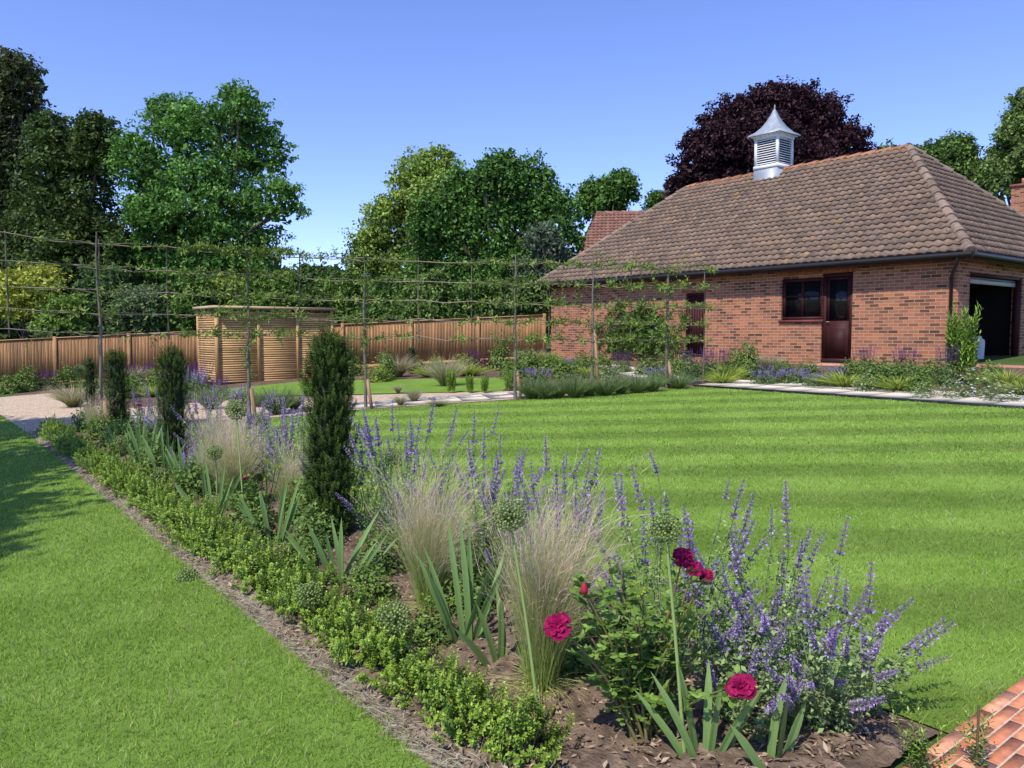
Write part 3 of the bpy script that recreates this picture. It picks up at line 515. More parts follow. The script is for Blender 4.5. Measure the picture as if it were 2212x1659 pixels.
# ---------- fence
fa, fb = arr(-19.0, 24.6), arr(1.1, 26.9); fe = empty('close_board_fence', (fa[0], fa[1], 0), 0, 'brown close boarded timber fence along the back of the garden', 'fence')
fd = fb-fa; FL = np.linalg.norm(fd); fd = fd/FL; fn = arr(-fd[1], fd[0]); nb = 9
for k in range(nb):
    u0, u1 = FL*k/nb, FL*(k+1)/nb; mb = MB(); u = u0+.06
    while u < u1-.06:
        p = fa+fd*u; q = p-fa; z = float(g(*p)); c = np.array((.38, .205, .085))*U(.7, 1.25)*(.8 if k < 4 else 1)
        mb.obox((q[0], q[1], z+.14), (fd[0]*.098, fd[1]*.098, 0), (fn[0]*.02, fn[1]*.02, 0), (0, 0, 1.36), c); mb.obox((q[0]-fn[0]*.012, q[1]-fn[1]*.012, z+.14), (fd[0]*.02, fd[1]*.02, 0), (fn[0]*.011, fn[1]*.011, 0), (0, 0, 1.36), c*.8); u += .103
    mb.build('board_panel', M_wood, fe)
    p0, p1 = fa+fd*u0, fa+fd*u1; z0, z1 = float(g(*p0)), float(g(*p1))
    for nm, h, t, dpt in (('cap_rail', 1.50, .03, .06), ('gravel_board', .02, .12, .03)): mb = MB(); mb.obox((p0[0]-fa[0]-fn[0]*.04, p0[1]-fa[1]-fn[1]*.04, z0+h), (p1[0]-p0[0], p1[1]-p0[1], z1-z0), (fn[0]*dpt, fn[1]*dpt, 0), (0, 0, t), (.42, .25, .12)); mb.build(nm, M_slat, fe)
for k in range(nb+1):
    p = fa+fd*(FL*k/nb); z = float(g(*p)); q = p-fa; mb = MB(); mb.obox((q[0]-fd[0]*.05-fn[0]*.05, q[1]-fd[1]*.05-fn[1]*.05, z), (fd[0]*.10, fd[1]*.10, 0), (fn[0]*.09, fn[1]*.09, 0), (0, 0, 1.56), (.33, .185, .08)); mb.build('post', M_wood, fe)
# ---------- slatted shelter
sh = empty('slatted_shelter', (-8.1, 21.6, 0), math.atan2(.621, .784), 'golden timber slatted store with flat overhanging roof beside the fence', 'shelter')
WC = arr(.56, .335, .14); SL, SD, z0, z1 = 3.5, 1.6, .05, 2.22
def slats(mb, o, du, L_, za, zb, dn):
    z = za
    while z < zb-.04: mb.obox(arr(*o)+arr(0, 0, z), arr(*du)*L_, arr(*dn)*.02, (0, 0, .048), WC*U(.75, 1.2)); z += .064
for k in range(3):
    mb = MB(); slats(mb, (.09+k*1.16, .02, 0), (1, 0, 0), 1.06, .14, 2.16, (0, 1, 0)); mb.build('slat_panel', M_slat, sh)
mb = MB(); slats(mb, (.02, .09, 0), (0, 1, 0), SD-.1, .14, 2.16, (1, 0, 0)); mb.build('slat_panel', M_slat, sh)
mb = MB(); slats(mb, (SL-.04, .09, 0), (0, 1, 0), SD-.1, .14, 2.16, (1, 0, 0)); mb.build('slat_panel', M_slat, sh)
mb = MB(); slats(mb, (0, SD-.03, 0), (1, 0, 0), SL, .14, 2.16, (0, 1, 0)); mb.build('slat_panel', M_slat, sh)
for x, y in ((0, 0), (1.16, 0), (2.32, 0), (SL-.09, 0), (0, SD), (SL-.09, SD)):
    mb = MB(); mb.box(x-.005, x+.085, y-.005, y+.085, z0-.1, z1, WC*.9); mb.build('post', M_wood, sh)
mb = MB(); RC = (.48, .35, .21); mb.box(-.06, SL+.06, -.06, SD+.14, 2.225, 2.25, (.24, .20, .16)); mb.box(-.08, SL+.08, -.09, -.06, 2.19, 2.265, RC); mb.box(-.09, -.06, -.06, SD+.14, 2.19, 2.265, RC); mb.box(SL+.06, SL+.09, -.06, SD+.14, 2.19, 2.265, RC); mb.build('roof', M_slat, sh)
# ---------- pleached row
row = [(20, 11.2), (220, 12), (365, 12.6), (538, 13.1), (650, 13.5), (790, 13.9), (905, 14.05), (1020, 14.2), (1113, 14.3), (1185, 14.45), (1280, 14.6), (1362, 14.8), (1440, 15.0), (1520, 15.2)]
RP = [pd(px, 720, Y)[:2] for px, Y in row]; tops = [2.90, 2.87, 2.85, 2.85, 2.81, 2.80, 2.79, 2.78, 2.77, 2.77, 2.76, 2.75, 2.74, 2.72]
hz = [0, .36, .72, 1.05, 1.36]
fr = empty('training_frame', (0, 13, 0), 0, 'tall frame of bamboo canes carrying the pleached trees', 'trellis')
for i, ((x, y), t) in enumerate(zip(RP, tops)):
    lo = t-1.45 if i not in (3, 8, 12, 13, 10, 5) else float(g(x, y))-.05
    mb = MB(); mb.tube([(x, y-13, lo), (x+U(-.02, .02), y-13, (t+lo)*.5), (x, y-13, t+.05)], .011, 6, (.16, .13, .09)); mb.build('post', M_bark, fr, True)
for h in hz:
    mb = MB(); pts = []
    for i in range(len(RP)):
        pts.append((RP[i][0], RP[i][1]-13-.02, tops[i]-h+U(-.03, .03)))
        if i < len(RP)-1: pts.append(((RP[i][0]+RP[i+1][0])/2, (RP[i][1]+RP[i+1][1])/2-13-.02, (tops[i]+tops[i+1])/2-h-.02+U(-.035, .02)))
    pts.insert(0, (pts[0][0]-.9, pts[0][1]-.8, pts[0][2])); mb.tube(pts, .0085, 5, (.33, .26, .19)); mb.build('cane', M_bark, fr, True)
tr = {1: .25, 3: 1.1, 5: .6, 8: .6, 10: .6, 12: .75}; pos = {1: 'at the left end of the row', 3: 'with the leafiest top, before the shelter', 5: 'just right of the tallest yew', 8: 'at the middle of the row, before the fence', 10: 'in front of the wall climber', 12: 'last on the right, before the maroon door'}
for i, lv in tr.items():
    x, y = RP[i]; y -= .06; gz_ = float(g(x, y)); o = empty('pleached_tree', (x, y, gz_), 0, 'young pleached tree '+pos[i], 'tree'); H_ = tops[i]-gz_; mb = MB()
    z = np.linspace(-.05, H_+.15, 9); mb.tube(np.stack([RG.normal(0, .012, 9), RG.normal(0, .01, 9), z], -1), np.linspace(.032, .011, 9), 7, (.16, .14, .11)); mb.build('trunk', M_bark, o, True)
    A_, B_ = RP[max(i-1, 0)], RP[min(i+1, len(RP)-1)]; dr_ = unit(B_-A_); lm = MB()
    for h in hz:
        for sg in (-1, 1):
            L_ = U(.8, 1.1); t = np.linspace(0, 1, 7)[:, None]; e = arr(dr_[0]*sg, dr_[1]*sg, 0)
            pts = arr(0, 0, H_-h-.06)+e*L_*t+arr(0, 0, .07)*np.sin(t*3)+RG.normal(0, .008, (7, 3)); am = MB(); am.tube(pts, np.linspace(.011, .004, 7), 5, (.17, .15, .09)); am.build('branch', M_bark, o, True)
            ns = int(20*lv*(2.2 if h == 0 and i == 3 else 1)); ti = U(.05, 1, ns)**1.2; P = np.stack([np.interp(ti, t[:, 0], pts[:, q]) for q in range(3)], -1)
            D = unit(rdir(ns)*arr(.8, .8, .5)+arr(0, 0, .25)+e*.4); shoots(lm, P, D, U(.08, .30, ns), 9, .095, .036, cmix((.14, .22, .035), (.24, .33, .07), ns), .85)
    ns = int(28*lv); P = np.stack([RG.normal(0, .03, ns), RG.normal(0, .03, ns), U(.5, H_+.2, ns)], -1); shoots(lm, P, unit(rdir(ns)+arr(0, 0, .3)), U(.06, .2, ns), 8, .09, .034, cmix((.14, .22, .035), (.23, .31, .06), ns), .85)
    lm.build('leaves', M_leaf, o)
spos = {1: 'left end', 3: 'leafiest', 5: 'third', 8: 'middle', 10: 'fifth', 12: 'right end'}
for i in (1, 3, 5, 8, 10, 12):
    x, y = RP[i]; x += .12; y -= .12; gz_ = float(g(x, y)); mb = MB(); mb.obox((x-.025, y, gz_-.1), (.05, 0, 0), (0, .05, 0), (-.09, .05, .62 if i != 10 else 1.3), (.34, .20, .11))
    tag(mb.build('tree_stake', M_wood), 'short leaning wooden stake at foot of the '+spos[i]+' pleached tree', 'stake')
# ---------- mid-ground plants
cache = {}
def midmesh(kind, v):
    k = (kind, v)
    if k in cache: return cache[k]
    out = []
    def dome(n, L_, W__, c0, c1, up=.3, top=1.0, rr=.5):
        mb = MB(); d = rdir(n); d[:, 2] = np.abs(d[:, 2]); P = d*U(.55, 1.02, n)[:, None]*arr(rr, rr, top)*(1+.22*np.sin(d[:, :1]*7+v)*np.cos(d[:, 1:2]*6)); P[:, 2] = np.maximum(P[:, 2], .02)
        P += RG.normal(0, .05, P.shape); nn = unit(d+rdir(n)*.6+arr(0, 0, up)); D = unit(np.cross(nn, rdir(n))+arr(0, 0, .2)); leaves(mb, P, D, np.cross(D, nn), U(.6, 1.3, n)*L_, U(.6, 1.3, n)*W__, cmix(c0, c1, n)); return mb
    def tuft(n, c0, c1, wd, spread=.5, arch=.25, ht=1.0):
        mb = MB(); a = U(0, 6.28, n); r = U(0, .12, n); P = np.stack([np.cos(a)*r, np.sin(a)*r, np.zeros(n)], -1); b = a+RG.normal(0, .4, n); k_ = U(.1, spread, n)
        D = unit(np.stack([np.cos(b)*k_, np.sin(b)*k_, np.ones(n)], -1)); Bd = np.stack([np.cos(b)*arch, np.sin(b)*arch, -np.full(n, arch*.6)], -1); Q = ribbons(mb, P, D, Bd*U(.3, 1, n)[:, None], U(.6, 1.1, n)*ht, wd, 4, c0, c1); return mb, Q
    def spikes(n, c0, c1, hgt=1.0, rr=.42, ln=.4, m=26, s0=.045):
        mb = MB(); a = U(0, 6.28, n); r = np.sqrt(U(0, 1, n))*rr; lean = r*.6; P = np.stack([np.cos(a)*r, np.sin(a)*r, np.full(n, hgt-ln)*U(.8, 1.1, n)], -1); D = unit(np.stack([np.cos(a)*lean, np.sin(a)*lean, np.ones(n)], -1))
        shoots(mb, P, D, ln*U(.7, 1.2, n), m, s0, s0*.7, cmix(c0, c1, n), .9); return mb
    if kind == 'green': out.append(('foliage', dome(1000, .11, .06, (.09, .17, .03), (.20, .30, .065)).mesh('foliage', M_leaf)))
    if kind == 'lime': m_, _ = tuft(420, (.18, .27, .04), (.42, .50, .09), .028, 1.4, .45, .9); out.append(('foliage', m_.mesh('foliage', M_leaf)))
    if kind == 'euphorbia':
        out.append(('foliage', dome(600, .1, .05, (.08, .15, .03), (.14, .23, .05), top=.8).mesh('foliage', M_leaf))); out.append(('flower_heads', dome(500, .07, .05, (.42, .46, .05), (.56, .58, .10), 1.2, 1.0).mesh('flower_heads', M_petal)))
    if kind == 'lavender':
        m_, Q = tuft(360, (.11, .17, .05), (.22, .30, .11), .018, 1.1, .2, 1.0); out.append(('foliage', m_.mesh('foliage', M_leaf))); mb = MB(); tip = Q[:26, -1]; shoots(mb, tip-arr(0, 0, .06), unit(tip*arr(.4, .4, 1)), .12, 7, .03, .02, cmix((.22, .22, .22), (.30, .28, .36), 26), .8); out.append(('flower_buds', mb.mesh('flower_buds', M_petal)))
    if kind in ('salvia', 'catmint'):
        out.append(('foliage', dome(800, .10, .05, (.09, .16, .04), (.18, .26, .08), top=.6).mesh('foliage', M_leaf)))
        sp_ = spikes(34, (.09, .03, .13), (.19, .07, .28)) if kind == 'salvia' else spikes(44, (.27, .21, .48), (.43, .35, .66), .8, .48, .35, 22, .045)
        out.append(('flower_spikes', sp_.mesh('flower_spikes', M_petal)))
    if kind == 'daisy':
        out.append(('foliage', dome(800, .08, .035, (.09, .15, .03), (.18, .27, .07)).mesh('foliage', M_leaf))); mb = MB(); n = 60; d = rdir(n); d[:, 2] = np.abs(d[:, 2]); shoots(mb, d*arr(.5, .5, 1)*1.03, unit(d+arr(0, 0, .8)), .004, 7, .045, .028, (.75, .75, .72), 1.0); out.append(('flowers', mb.mesh('flowers', M_petal)))
    if kind == 'stipa':
        m_, _ = tuft(700, (.18, .22, .06), (.55, .48, .30), .013, .8, .5, 1.0); out.append(('foliage', m_.mesh('foliage', M_leaf)))
    if kind == 'purple': out.append(('foliage', dome(700, .1, .06, (.06, .02, .03), (.14, .05, .07)).mesh('foliage', M_leaf)))
    if kind == 'upright':
        mb = MB(); n = 70; a = U(0, 6.28, n); r = np.sqrt(U(0, 1, n))*.4; P = np.stack([np.cos(a)*r*.5, np.sin(a)*r*.5, U(.02, .6, n)], -1); shoots(mb, P, unit(np.stack([np.cos(a)*.35, np.sin(a)*.35, np.ones(n)], -1)), U(.3, .5, n), 18, .13, .06, cmix((.14, .25, .03), (.26, .40, .06), n), .7); out.append(('foliage', mb.mesh('foliage', M_gloss)))
    cache[k] = out; return out
NMK = {'green': 'leafy_perennial', 'lime': 'lime_grass_clump', 'euphorbia': 'euphorbia', 'lavender': 'lavender', 'salvia': 'salvia', 'catmint': 'catmint', 'daisy': 'daisy_clump', 'stipa': 'feather_grass', 'purple': 'purple_leaved_plant', 'upright': 'upright_shrub'}
DSC = {'green': 'bushy mid green leafy perennial', 'lime': 'bright lime green arching grassy clump', 'euphorbia': 'euphorbia with yellow green flower heads', 'lavender': 'grey green spiky lavender mound', 'salvia': 'clump of dark purple salvia spikes', 'catmint': 'low hazy lilac blue catmint', 'daisy': 'low mound dotted with small white daisies', 'stipa': 'wispy straw tinted feather grass', 'purple': 'small dark purple leaved plant', 'upright': 'tall fresh green upright glossy shrub'}
def plant(kind, px, py, wpx, hpx, where, group=True, wh=None):
    if wh is None: p = at(px, py); Y = p[1]; w__ = wpx/FP*Y*1.12; h__ = hpx/FP*Y*1.12
    else: p = arr(*wh[:2], float(g(*wh[:2]))); w__, h__ = wh[2:]
    o = empty(NMK[kind], p, 0, DSC[kind]+' '+where, 'plant', (DSC[kind]+'s '+where) if group else None)
    for nm, me in midmesh(kind, int(RG.integers(0, 3))): q = link(nm, me, o, None, U(0, 6.28), (w__, w__, h__))
    return o
wb = 'in the bed below the brick wall'
for a in [('salvia', 1500, 822, 66, 62), ('salvia', 1545, 815, 66, 58), ('lime', 1575, 822, 50, 45), ('green', 1615, 818, 55, 72), ('catmint', 1660, 830, 70, 34), ('catmint', 1715, 830, 60, 40), ('catmint', 1768, 836, 60, 34), ('lime', 1825, 838, 70, 44), ('salvia', 1868, 810, 48, 56), ('green', 1900, 842, 74, 58), ('lime', 1940, 846, 74, 44), ('salvia', 1955, 815, 56, 60), ('green', 1985, 850, 50, 50), ('salvia', 2045, 835, 46, 84), ('daisy', 2110, 858, 80, 56), ('lime', 2175, 838, 70, 52), ('daisy', 2165, 868, 90, 34), ('green', 1590, 805, 50, 46), ('daisy', 1870, 848, 50, 36), ('lime', 2210, 852, 60, 40), ('catmint', 1640, 815, 60, 30), ('green', 1690, 812, 50, 30), ('green', 1745, 822, 50, 40), ('stipa', 1660, 800, 40, 40), ('green', 2010, 830, 60, 50), ('daisy', 2060, 862, 60, 36), ('green', 1480, 812, 50, 50), ('green',2140,830,60,44), ('catmint',1800,822,60,34), ('green', 1930, 825, 60, 40), ('lime', 1560, 830, 50, 34), ('green', 1840, 822, 50, 44), ('daisy', 1995, 862, 50, 30)]:
    plant(*a, wb)
plant('upright', 2075, 832, 90, 155, 'beside the garage corner downpipe', False)
for a in [(1150, 862), (1178, 862), (1206, 860), (1240, 860), (1270, 856), (1305, 855), (1340, 852), (1375, 850), (1410, 847), (1466, 840)]: plant('lavender', a[0], a[1], U(44, 66), U(38, 62), 'at the foot of the right hand pleached trees')
for a in [('green', 1170, 850, 40, 30), ('lime', 1255, 850, 40, 26), ('green', 1320, 846, 44, 30), ('catmint', 1375, 845, 44, 34), ('green', 1440, 836, 44, 30)]: plant(*a, 'between the lavenders of the row')
for a in [(600, 896, 70, 66), (455, 885, 60, 60), (560, 880, 40, 40), (635, 885, 40, 40)]: plant('lavender', *a, 'behind the tall yews beside the gravel')
for a in [(975, 850, 30, 50), (1015, 850, 26, 38), (1047, 850, 26, 38), (1100, 845, 36, 40)]: plant('upright', *a, 'on the gravel before the small far lawn')
for a in [(865, 878, 22, 30), (895, 870, 26, 36), (945, 878, 40, 18), (860, 850, 16, 22)]: plant('stipa', *a, 'on the pale paving by the lawn')
fbed = 'in the bed before the far fence'
for a in [('green', 835, 822, 40, 62), ('stipa', 860, 815, 50, 56), ('euphorbia', 815, 826, 56, 40), ('lime', 925, 815, 40, 30), ('stipa', 962, 835, 60, 74), ('lime', 1010, 812, 56, 34), ('salvia', 1020, 795, 30, 36), ('green', 1080, 800, 44, 60), ('green', 1140, 800, 56, 44), ('stipa', 1150, 790, 50, 40), ('euphorbia', 1000, 800, 40, 36), ('green', 1195, 805, 60, 36), ('catmint', 1225, 800, 50, 30), ('green', 1260, 800, 50, 34), ('lime', 1180, 790, 40, 40), ('green', 900, 800, 40, 24), ('green', 760, 812, 50, 44), ('purple', 1050, 800, 40, 34), ('euphorbia', 945, 800, 40, 30), ('green', 1300, 812, 50, 44), ('salvia', 1345, 806, 40, 44), ('green', 1400, 810, 60, 34), ('catmint', 1420, 822, 50, 34), ('green', 1440, 805, 40, 44), ('daisy', 1320, 822, 50, 30), ('green', 1110, 818, 60, 40), ('green', 1220, 822, 60, 40), ('lime', 1270, 818, 40, 34), ('catmint', 1160, 825, 60, 34)]: plant(*a, fbed)
lbed = 'in the left bed before the fence'
for a in [('green', 20, 850, 60, 36), ('green', 60, 846, 50, 50), ('salvia', 100, 842, 50, 40), ('green', 145, 838, 50, 44), ('purple', 230, 838, 60, 44), ('salvia', 300, 846, 60, 60), ('stipa', 285, 835, 50, 50), ('green', 340, 846, 50, 50), ('catmint', 400, 860, 80, 70), ('salvia', 430, 846, 60, 60), ('purple', 350, 835, 40, 40), ('lime', 330, 858, 40, 34), ('stipa', 160, 880, 70, 56), ('salvia', 720, 830, 40, 30), ('salvia', 470, 865, 60, 50), ('catmint', 520, 875, 50, 46), ('green', 270, 860, 60, 50), ('green', 380, 838, 60, 60), ('green', 200, 852, 60, 40)]: plant(*a, lbed)
# climber on the wall
co_ = empty('wall_climber', local(-8.85, -.12, .78), bd.rotation_euler[2], 'fan trained dark glossy climber on the brick wall left of the far door', 'climber'); mb = MB()
for k in range(9): a = -1.3+k*.325; limb(mb, (0, 0, 0), (math.sin(a)*1.6, U(-.03, .03), .4+math.cos(a)*.95), .018, .006, (.12, .09, .06))
mb.build('branch', M_bark, co_); mb = MB(); n = 540; P = np.stack([RG.normal(0, .85, n).clip(-1.75, 1.75), U(-.16, .0, n), U(.08, 1.0, n)], -1); P[:, 2] *= 1.55-.22*np.abs(P[:, 0])+.18*np.sin(P[:, 0]*5); shoots(mb, P, unit(rdir(n)+arr(0, -.5, .3)), U(.08, .22, n), 9, .13, .055, cmix((.05, .12, .02), (.14, .23, .045), n), .9); mb.build('leaves', M_gloss, co_)
# ---------- border plants
def gz(x, y): return float(g(x, y))
def yewmesh(h, r, ns, v):
    mb = MB(); nsb = 9
    for q in range(nsb):
        a0 = q*2.4+v; ro = r*.58*math.sqrt((q+.3)/nsb); cx, cy = math.cos(a0)*ro, math.sin(a0)*ro; hh = h*(1-.05*(q/nsb)-abs(RG.normal(0, .035))) if q else h
        m = ns//nsb; z = U(0, 1, m); a = U(0, 6.28, m); rs = r*.52*(.9+.1*np.clip(z*4, 0, 1))*(1-.75*np.clip((z-.90)/.10, 0, 1)**1.2)*(1+.14*np.sin(z*16+q)); rr = rs*U(.4, 1.05, m)**.5
        P = np.stack([cx+np.cos(a)*rr, cy+np.sin(a)*rr, .02+z*(hh-.08)], -1); D = unit(np.stack([np.cos(a)*.55, np.sin(a)*.55, U(.8, 1.7, m)], -1)+rdir(m)*.22)
        shoots(mb, P, D, U(.04, .115, m), 24, .023, .007, cmix((.016, .038, .007), (.055, .105, .017), m), .85, (.09, .15, .022))
    return mb
def yew(x, y, h, r, label, ns=1300):
    o = empty('column_yew', (x, y, gz(x, y)), 0, label, 'yew'); yewmesh(h, r, ns, x).build('foliage', M_needle, o)
    mb = MB()
    mb.lathe([(.02, -.02), (.02, .06), (r*.6, .10), (r*.65, h*.5), (r*.6, h*.82), (.01, h*.92)], 10, (.012, .018, .006)); mb.build('stem', M_bark, o)  # short stem widening into a dark core, coloured as shade between the shoots
p = at(715, 1162); yew(p[0], p[1], 1.50, .172, 'largest columnar dark yew at the centre of the border', 3600)
yew(-3.88, 9.0, 1.38, .175, 'second columnar dark yew, left of the largest', 2200); yew(-5.78, 11.5, 1.36, .165, 'third columnar yew, slim and very dark', 1700); yew(-7.45, 13.9, 1.2, .11, 'small slim yew at far left end of the border', 700)
p = at(890, 808); yew(p[0], p[1], .82, .15, 'small conical yew in the bed before the right hand fence', 600)
# box edging
bxm = []
for v in range(6):
    mb = MB(); n = 140; d = rdir(n); d[:, 2] = np.abs(d[:, 2])*1.1; d = unit(d); P = d*U(.45, 1, n)[:, None]*arr(.12, .12, .16)*(1+.2*np.sin(d[:, :1]*8+v))+arr(0, 0, .02); P += RG.normal(0, .012, P.shape); D = unit(d*arr(.85, .85, .8)+arr(0, 0, .45)+rdir(n)*.3)
    shoots(mb, P, D, U(.03, .065, n), 16, .0195, .013, cmix((.09, .18, .018), (.25, .37, .045), n), .88, (.37, .50, .075))
    for k in range(14): a = k*.9; mb.tube([(0, 0, 0), (math.cos(a)*.05, math.sin(a)*.05, .08), (math.cos(a)*.09, math.sin(a)*.09, .15)], .0025, 4, (.1, .09, .05))
    bxm.append(mb.mesh('foliage', M_gloss))
k = 0; s_ = -.30
while s_ < 11.8:
    w__ = .215+RG.normal(0, .025); p = bf(s_, w__); o = empty('box_plant', (p[0], p[1], gz(*p)), 0, 'small bright green box bush in the low edging hedge' if s_ < 6 else 'small shaded box bush at the far end of the edging hedge', 'box bush', 'box bushes edging the border' if s_ < 6 else 'shaded box bushes at the far end'); e = U(.95, 1.26); link('foliage', bxm[k % 6], o, None, U(0, 6.28), (e, e, e*U(.9, 1.3))); k += 1; s_ += U(.18, .25)
# stipa
def stipa(x, y, h, label, n=1500, lean=0):
    o = empty('feather_grass', (x, y, gz(x, y)), 0, label, 'grass clump'); mb = MB(); G = 16; ga = U(0, 6.28, G); gl = np.abs(RG.normal(0, .09, G)); gs = U(.74, 1.06, G); gi = RG.integers(0, G, n)
    a = U(0, 6.28, n); r = U(0, .06, n); b = ga[gi]+RG.normal(0, .6, n); k_ = gl[gi]+np.abs(RG.normal(0, .085, n))
    P = np.stack([np.cos(a)*r, np.sin(a)*r, np.zeros(n)], -1); D = unit(np.stack([np.cos(b)*k_+lean, np.sin(b)*k_, np.ones(n)], -1)); q = gl[gi]*.7+U(.0, .17, n)
    Bd = np.stack([np.cos(b)*q+.05, np.sin(b)*q, -q*.5], -1)+RG.normal(0, .045, (n, 3)); Ln = U(.45, 1.06, n)*h*gs[gi]; t = U(0, 1, n)[:, None]
    ribbons(mb, P, D, Bd, Ln, U(.0013, .0022, n), 8, arr(.20, .37, .05)*(1-t)+arr(.40, .50, .11)*t, arr(.48, .56, .17)*(1-t)+arr(.72, .60, .36)*t)
    m = n//4; a = U(0, 6.28, m); k_ = U(.4, 1.6, m); ribbons(mb, P[:m], unit(np.stack([np.cos(a)*k_, np.sin(a)*k_, np.ones(m)], -1)), np.stack([np.cos(a)*.3, np.sin(a)*.3, -U(.5, 1.0, m)], -1), U(.18, .38, m)*h, .0018, 6, (.36, .44, .11), (.66, .57, .29)); mb.build('blades', M_leaf, o)
    mb = MB(); m = int(n*1.1); idx = RG.integers(0, n, m); tt = U(.74, 1.0, m); Q = P[idx]+D[idx]*(Ln[idx]*tt)[:, None]+Bd[idx]*(Ln[idx]*tt**2)[:, None]
    ribbons(mb, Q, unit(D[idx]+Bd[idx]*2+rdir(m)*.25), rdir(m)*.45+arr(.2, .05, -.12), U(.05, .16, m), .0012, 5, (.70, .46, .37), (.90, .68, .60)); mb.build('plumes', M_leaf, o)
stipa(.12, 3.05, .92, 'large pinkish feather grass clump nearest the camera', 2300); stipa(-.42, 3.98, .86, 'feather grass clump right of the largest yew', 1900, -.03)
stipa(-2.3, 6.5, .84, 'feather grass clump left of the largest yew', 1700); stipa(-2.9, 8.0, .80, 'feather grass clump beside the second yew', 1100); stipa(-6.0, 11.3, .7, 'pale feather grass clump near the gravel at far left', 900); stipa(-1.75, 6.1, .7, 'feather grass clump close behind the largest yew', 900); stipa(-2.75,7.1,.75,'feather grass clump just behind the left one',900)
# iris
def iris(x, y, h, label, n=10, fan=.55, ax=None):
    o = empty('iris', (x, y, gz(x, y)), 0, label, 'iris'); ax = U(0, 3.14) if ax is None else ax
    for i in range(n):
        a = (i/(n-1)-.5)*2*fan+RG.normal(0, .06); e = arr(math.cos(ax), math.sin(ax), 0); D = unit((e*math.sin(a)+arr(0, RG.normal(0, .12), math.cos(a)))[None]); Ln = h*U(.7, 1.05)*(1-.25*abs(a)/fan)
        P = (arr(*(e*a*.09))+arr(RG.normal(0, .015), RG.normal(0, .015), 0))[None]; Sd = unit((e*math.cos(a)-arr(0, 0, math.sin(a))+arr(*RG.normal(0, .3, 3)))[None]); mb = MB(); br = U(.8, 1.2)
        bend = (e*a*.2)[None]+RG.normal(0, .05, (1, 3)); pr = lambda t: np.where(t < .6, 1, 1-((t-.6)/.4)**1.6*.97)
        wv = unit(Sd); nn = np.cross(wv, D)*.004
        W2 = U(.023, .034); ribbons(mb, P, D, bend, Ln, W2, 9, arr(.17, .28, .08)*br, arr(.26, .40, .13)*br, pr, unit(wv*1+nn*40)); ribbons(mb, P, D, bend, Ln, W2, 9, arr(.15, .26, .075)*br, arr(.24, .38, .12)*br, pr, unit(wv*1-nn*40))
        mb.build('leaf', M_leaf, o)
iris(-.22, 3.52, .64, 'iris fan between the two nearest feather grasses', 9, .32, .2); iris(-.98, 4.4, .52, 'broad iris fan just below the largest yew', 11, .65, .1); iris(-1.62, 5.3, .58, 'iris fan left of the largest yew', 11, .5, .1)
iris(-3.0, 7.2, .60, 'iris fan beside the left feather grass', 11, .4, .3); iris(-4.1, 8.7, .68, 'grey green iris clump below the second yew', 13, .4, .2); iris(-3.6, 8.1, .62, 'iris clump between the second yew and the box hedge', 11, .4, .5)
iris(.64, 2.52, .42, 'iris fan at the bottom edge below the rose', 7, .5, .1); iris(-4.9, 9.8, .62, 'iris clump below the third yew', 12, .4, .2); iris(-.02, 3.3, .42, 'low iris behind the box bushes at the nearest feather grass', 6, .4, .4); iris(.86,2.45,.36,'iris leaves at the bottom edge under the catmint',4,.4,.3); iris(-2.3, 6.0, .58, 'iris fan in front of the left feather grass', 9, .4, .2)
# allium
hm = []
for v in range(3):
    mb = MB(); n = 190; i = np.arange(n)+.5; ph = np.arccos(1-2*i/n); th = math.pi*(1+5**.5)*i; d = np.stack([np.cos(th)*np.sin(ph), np.sin(th)*np.sin(ph), np.cos(ph)], -1); d = unit(d+rdir(n)*.08)
    ribbons(mb, np.zeros((n, 3))+d*.05, d, np.zeros((n, 3)), .78, .026, 1, (.18, .25, .06), (.24, .33, .08), lambda t: t*0+1)
    for q in d:
        c = q*U(.80, .98); A, B = frame(q[None]); A = A[0]; B = B[0]; rr = .098
        pts = [c-q*.07]+[c+(A*math.cos(t)+B*math.sin(t))*rr for t in (0, 1.257, 2.513, 3.77, 5.027)]+[c+q*.07]
        mb.add(pts, [(0, (j+1) % 5+1, j+1) for j in range(5)]+[(6, j+1, (j+1) % 5+1) for j in range(5)], arr(.19, .26, .07)*U(.6, 1.25))
    mb.lathe([(.001, -.4), (.3, -.25), (.42, 0), (.3, .25), (.001, .4)], 10, (.05, .075, .02)); hm.append(mb.mesh('seed_head', M_stem))
def allium(hx, hy, Y, r, bx, by, label):
    hp = pd(hx, hy, Y); b = at(bx, by); b[2] = gz(b[0], b[1]); o = empty('allium', b, 0, label, 'allium'); t = np.linspace(0, 1, 8)[:, None]; e = hp-b; mid = arr(U(-.02, .02), U(-.02, .02), 0)
    mb = MB(); mb.tube(e*t+mid*np.sin(t*math.pi), np.linspace(.0075, .0045, 8), 7, (.24, .33, .10)); mb.build('stem', M_stem, o, True)
    q = link('seed_head', hm[int(RG.integers(0, 3))], o, e, U(0, 6), (r, r, r*.95))
allium(1100, 1113, 2.78, .064, 1168, 1590, 'tall green allium seed head before the nearest feather grass'); allium(1437, 1140, 2.60, .058, 1480, 1650, 'tall allium seed head above the crimson rose bush')
allium(845, 988, 5.2, .072, 842, 1180, 'allium seed head just right of the largest yew'); allium(463, 978, 6.2, .066, 463, 1120, 'allium seed head before the left feather grass'); allium(510, 885, 5.9, .084, 530, 1150, 'tallest allium seed head left of the largest yew, against the gravel')
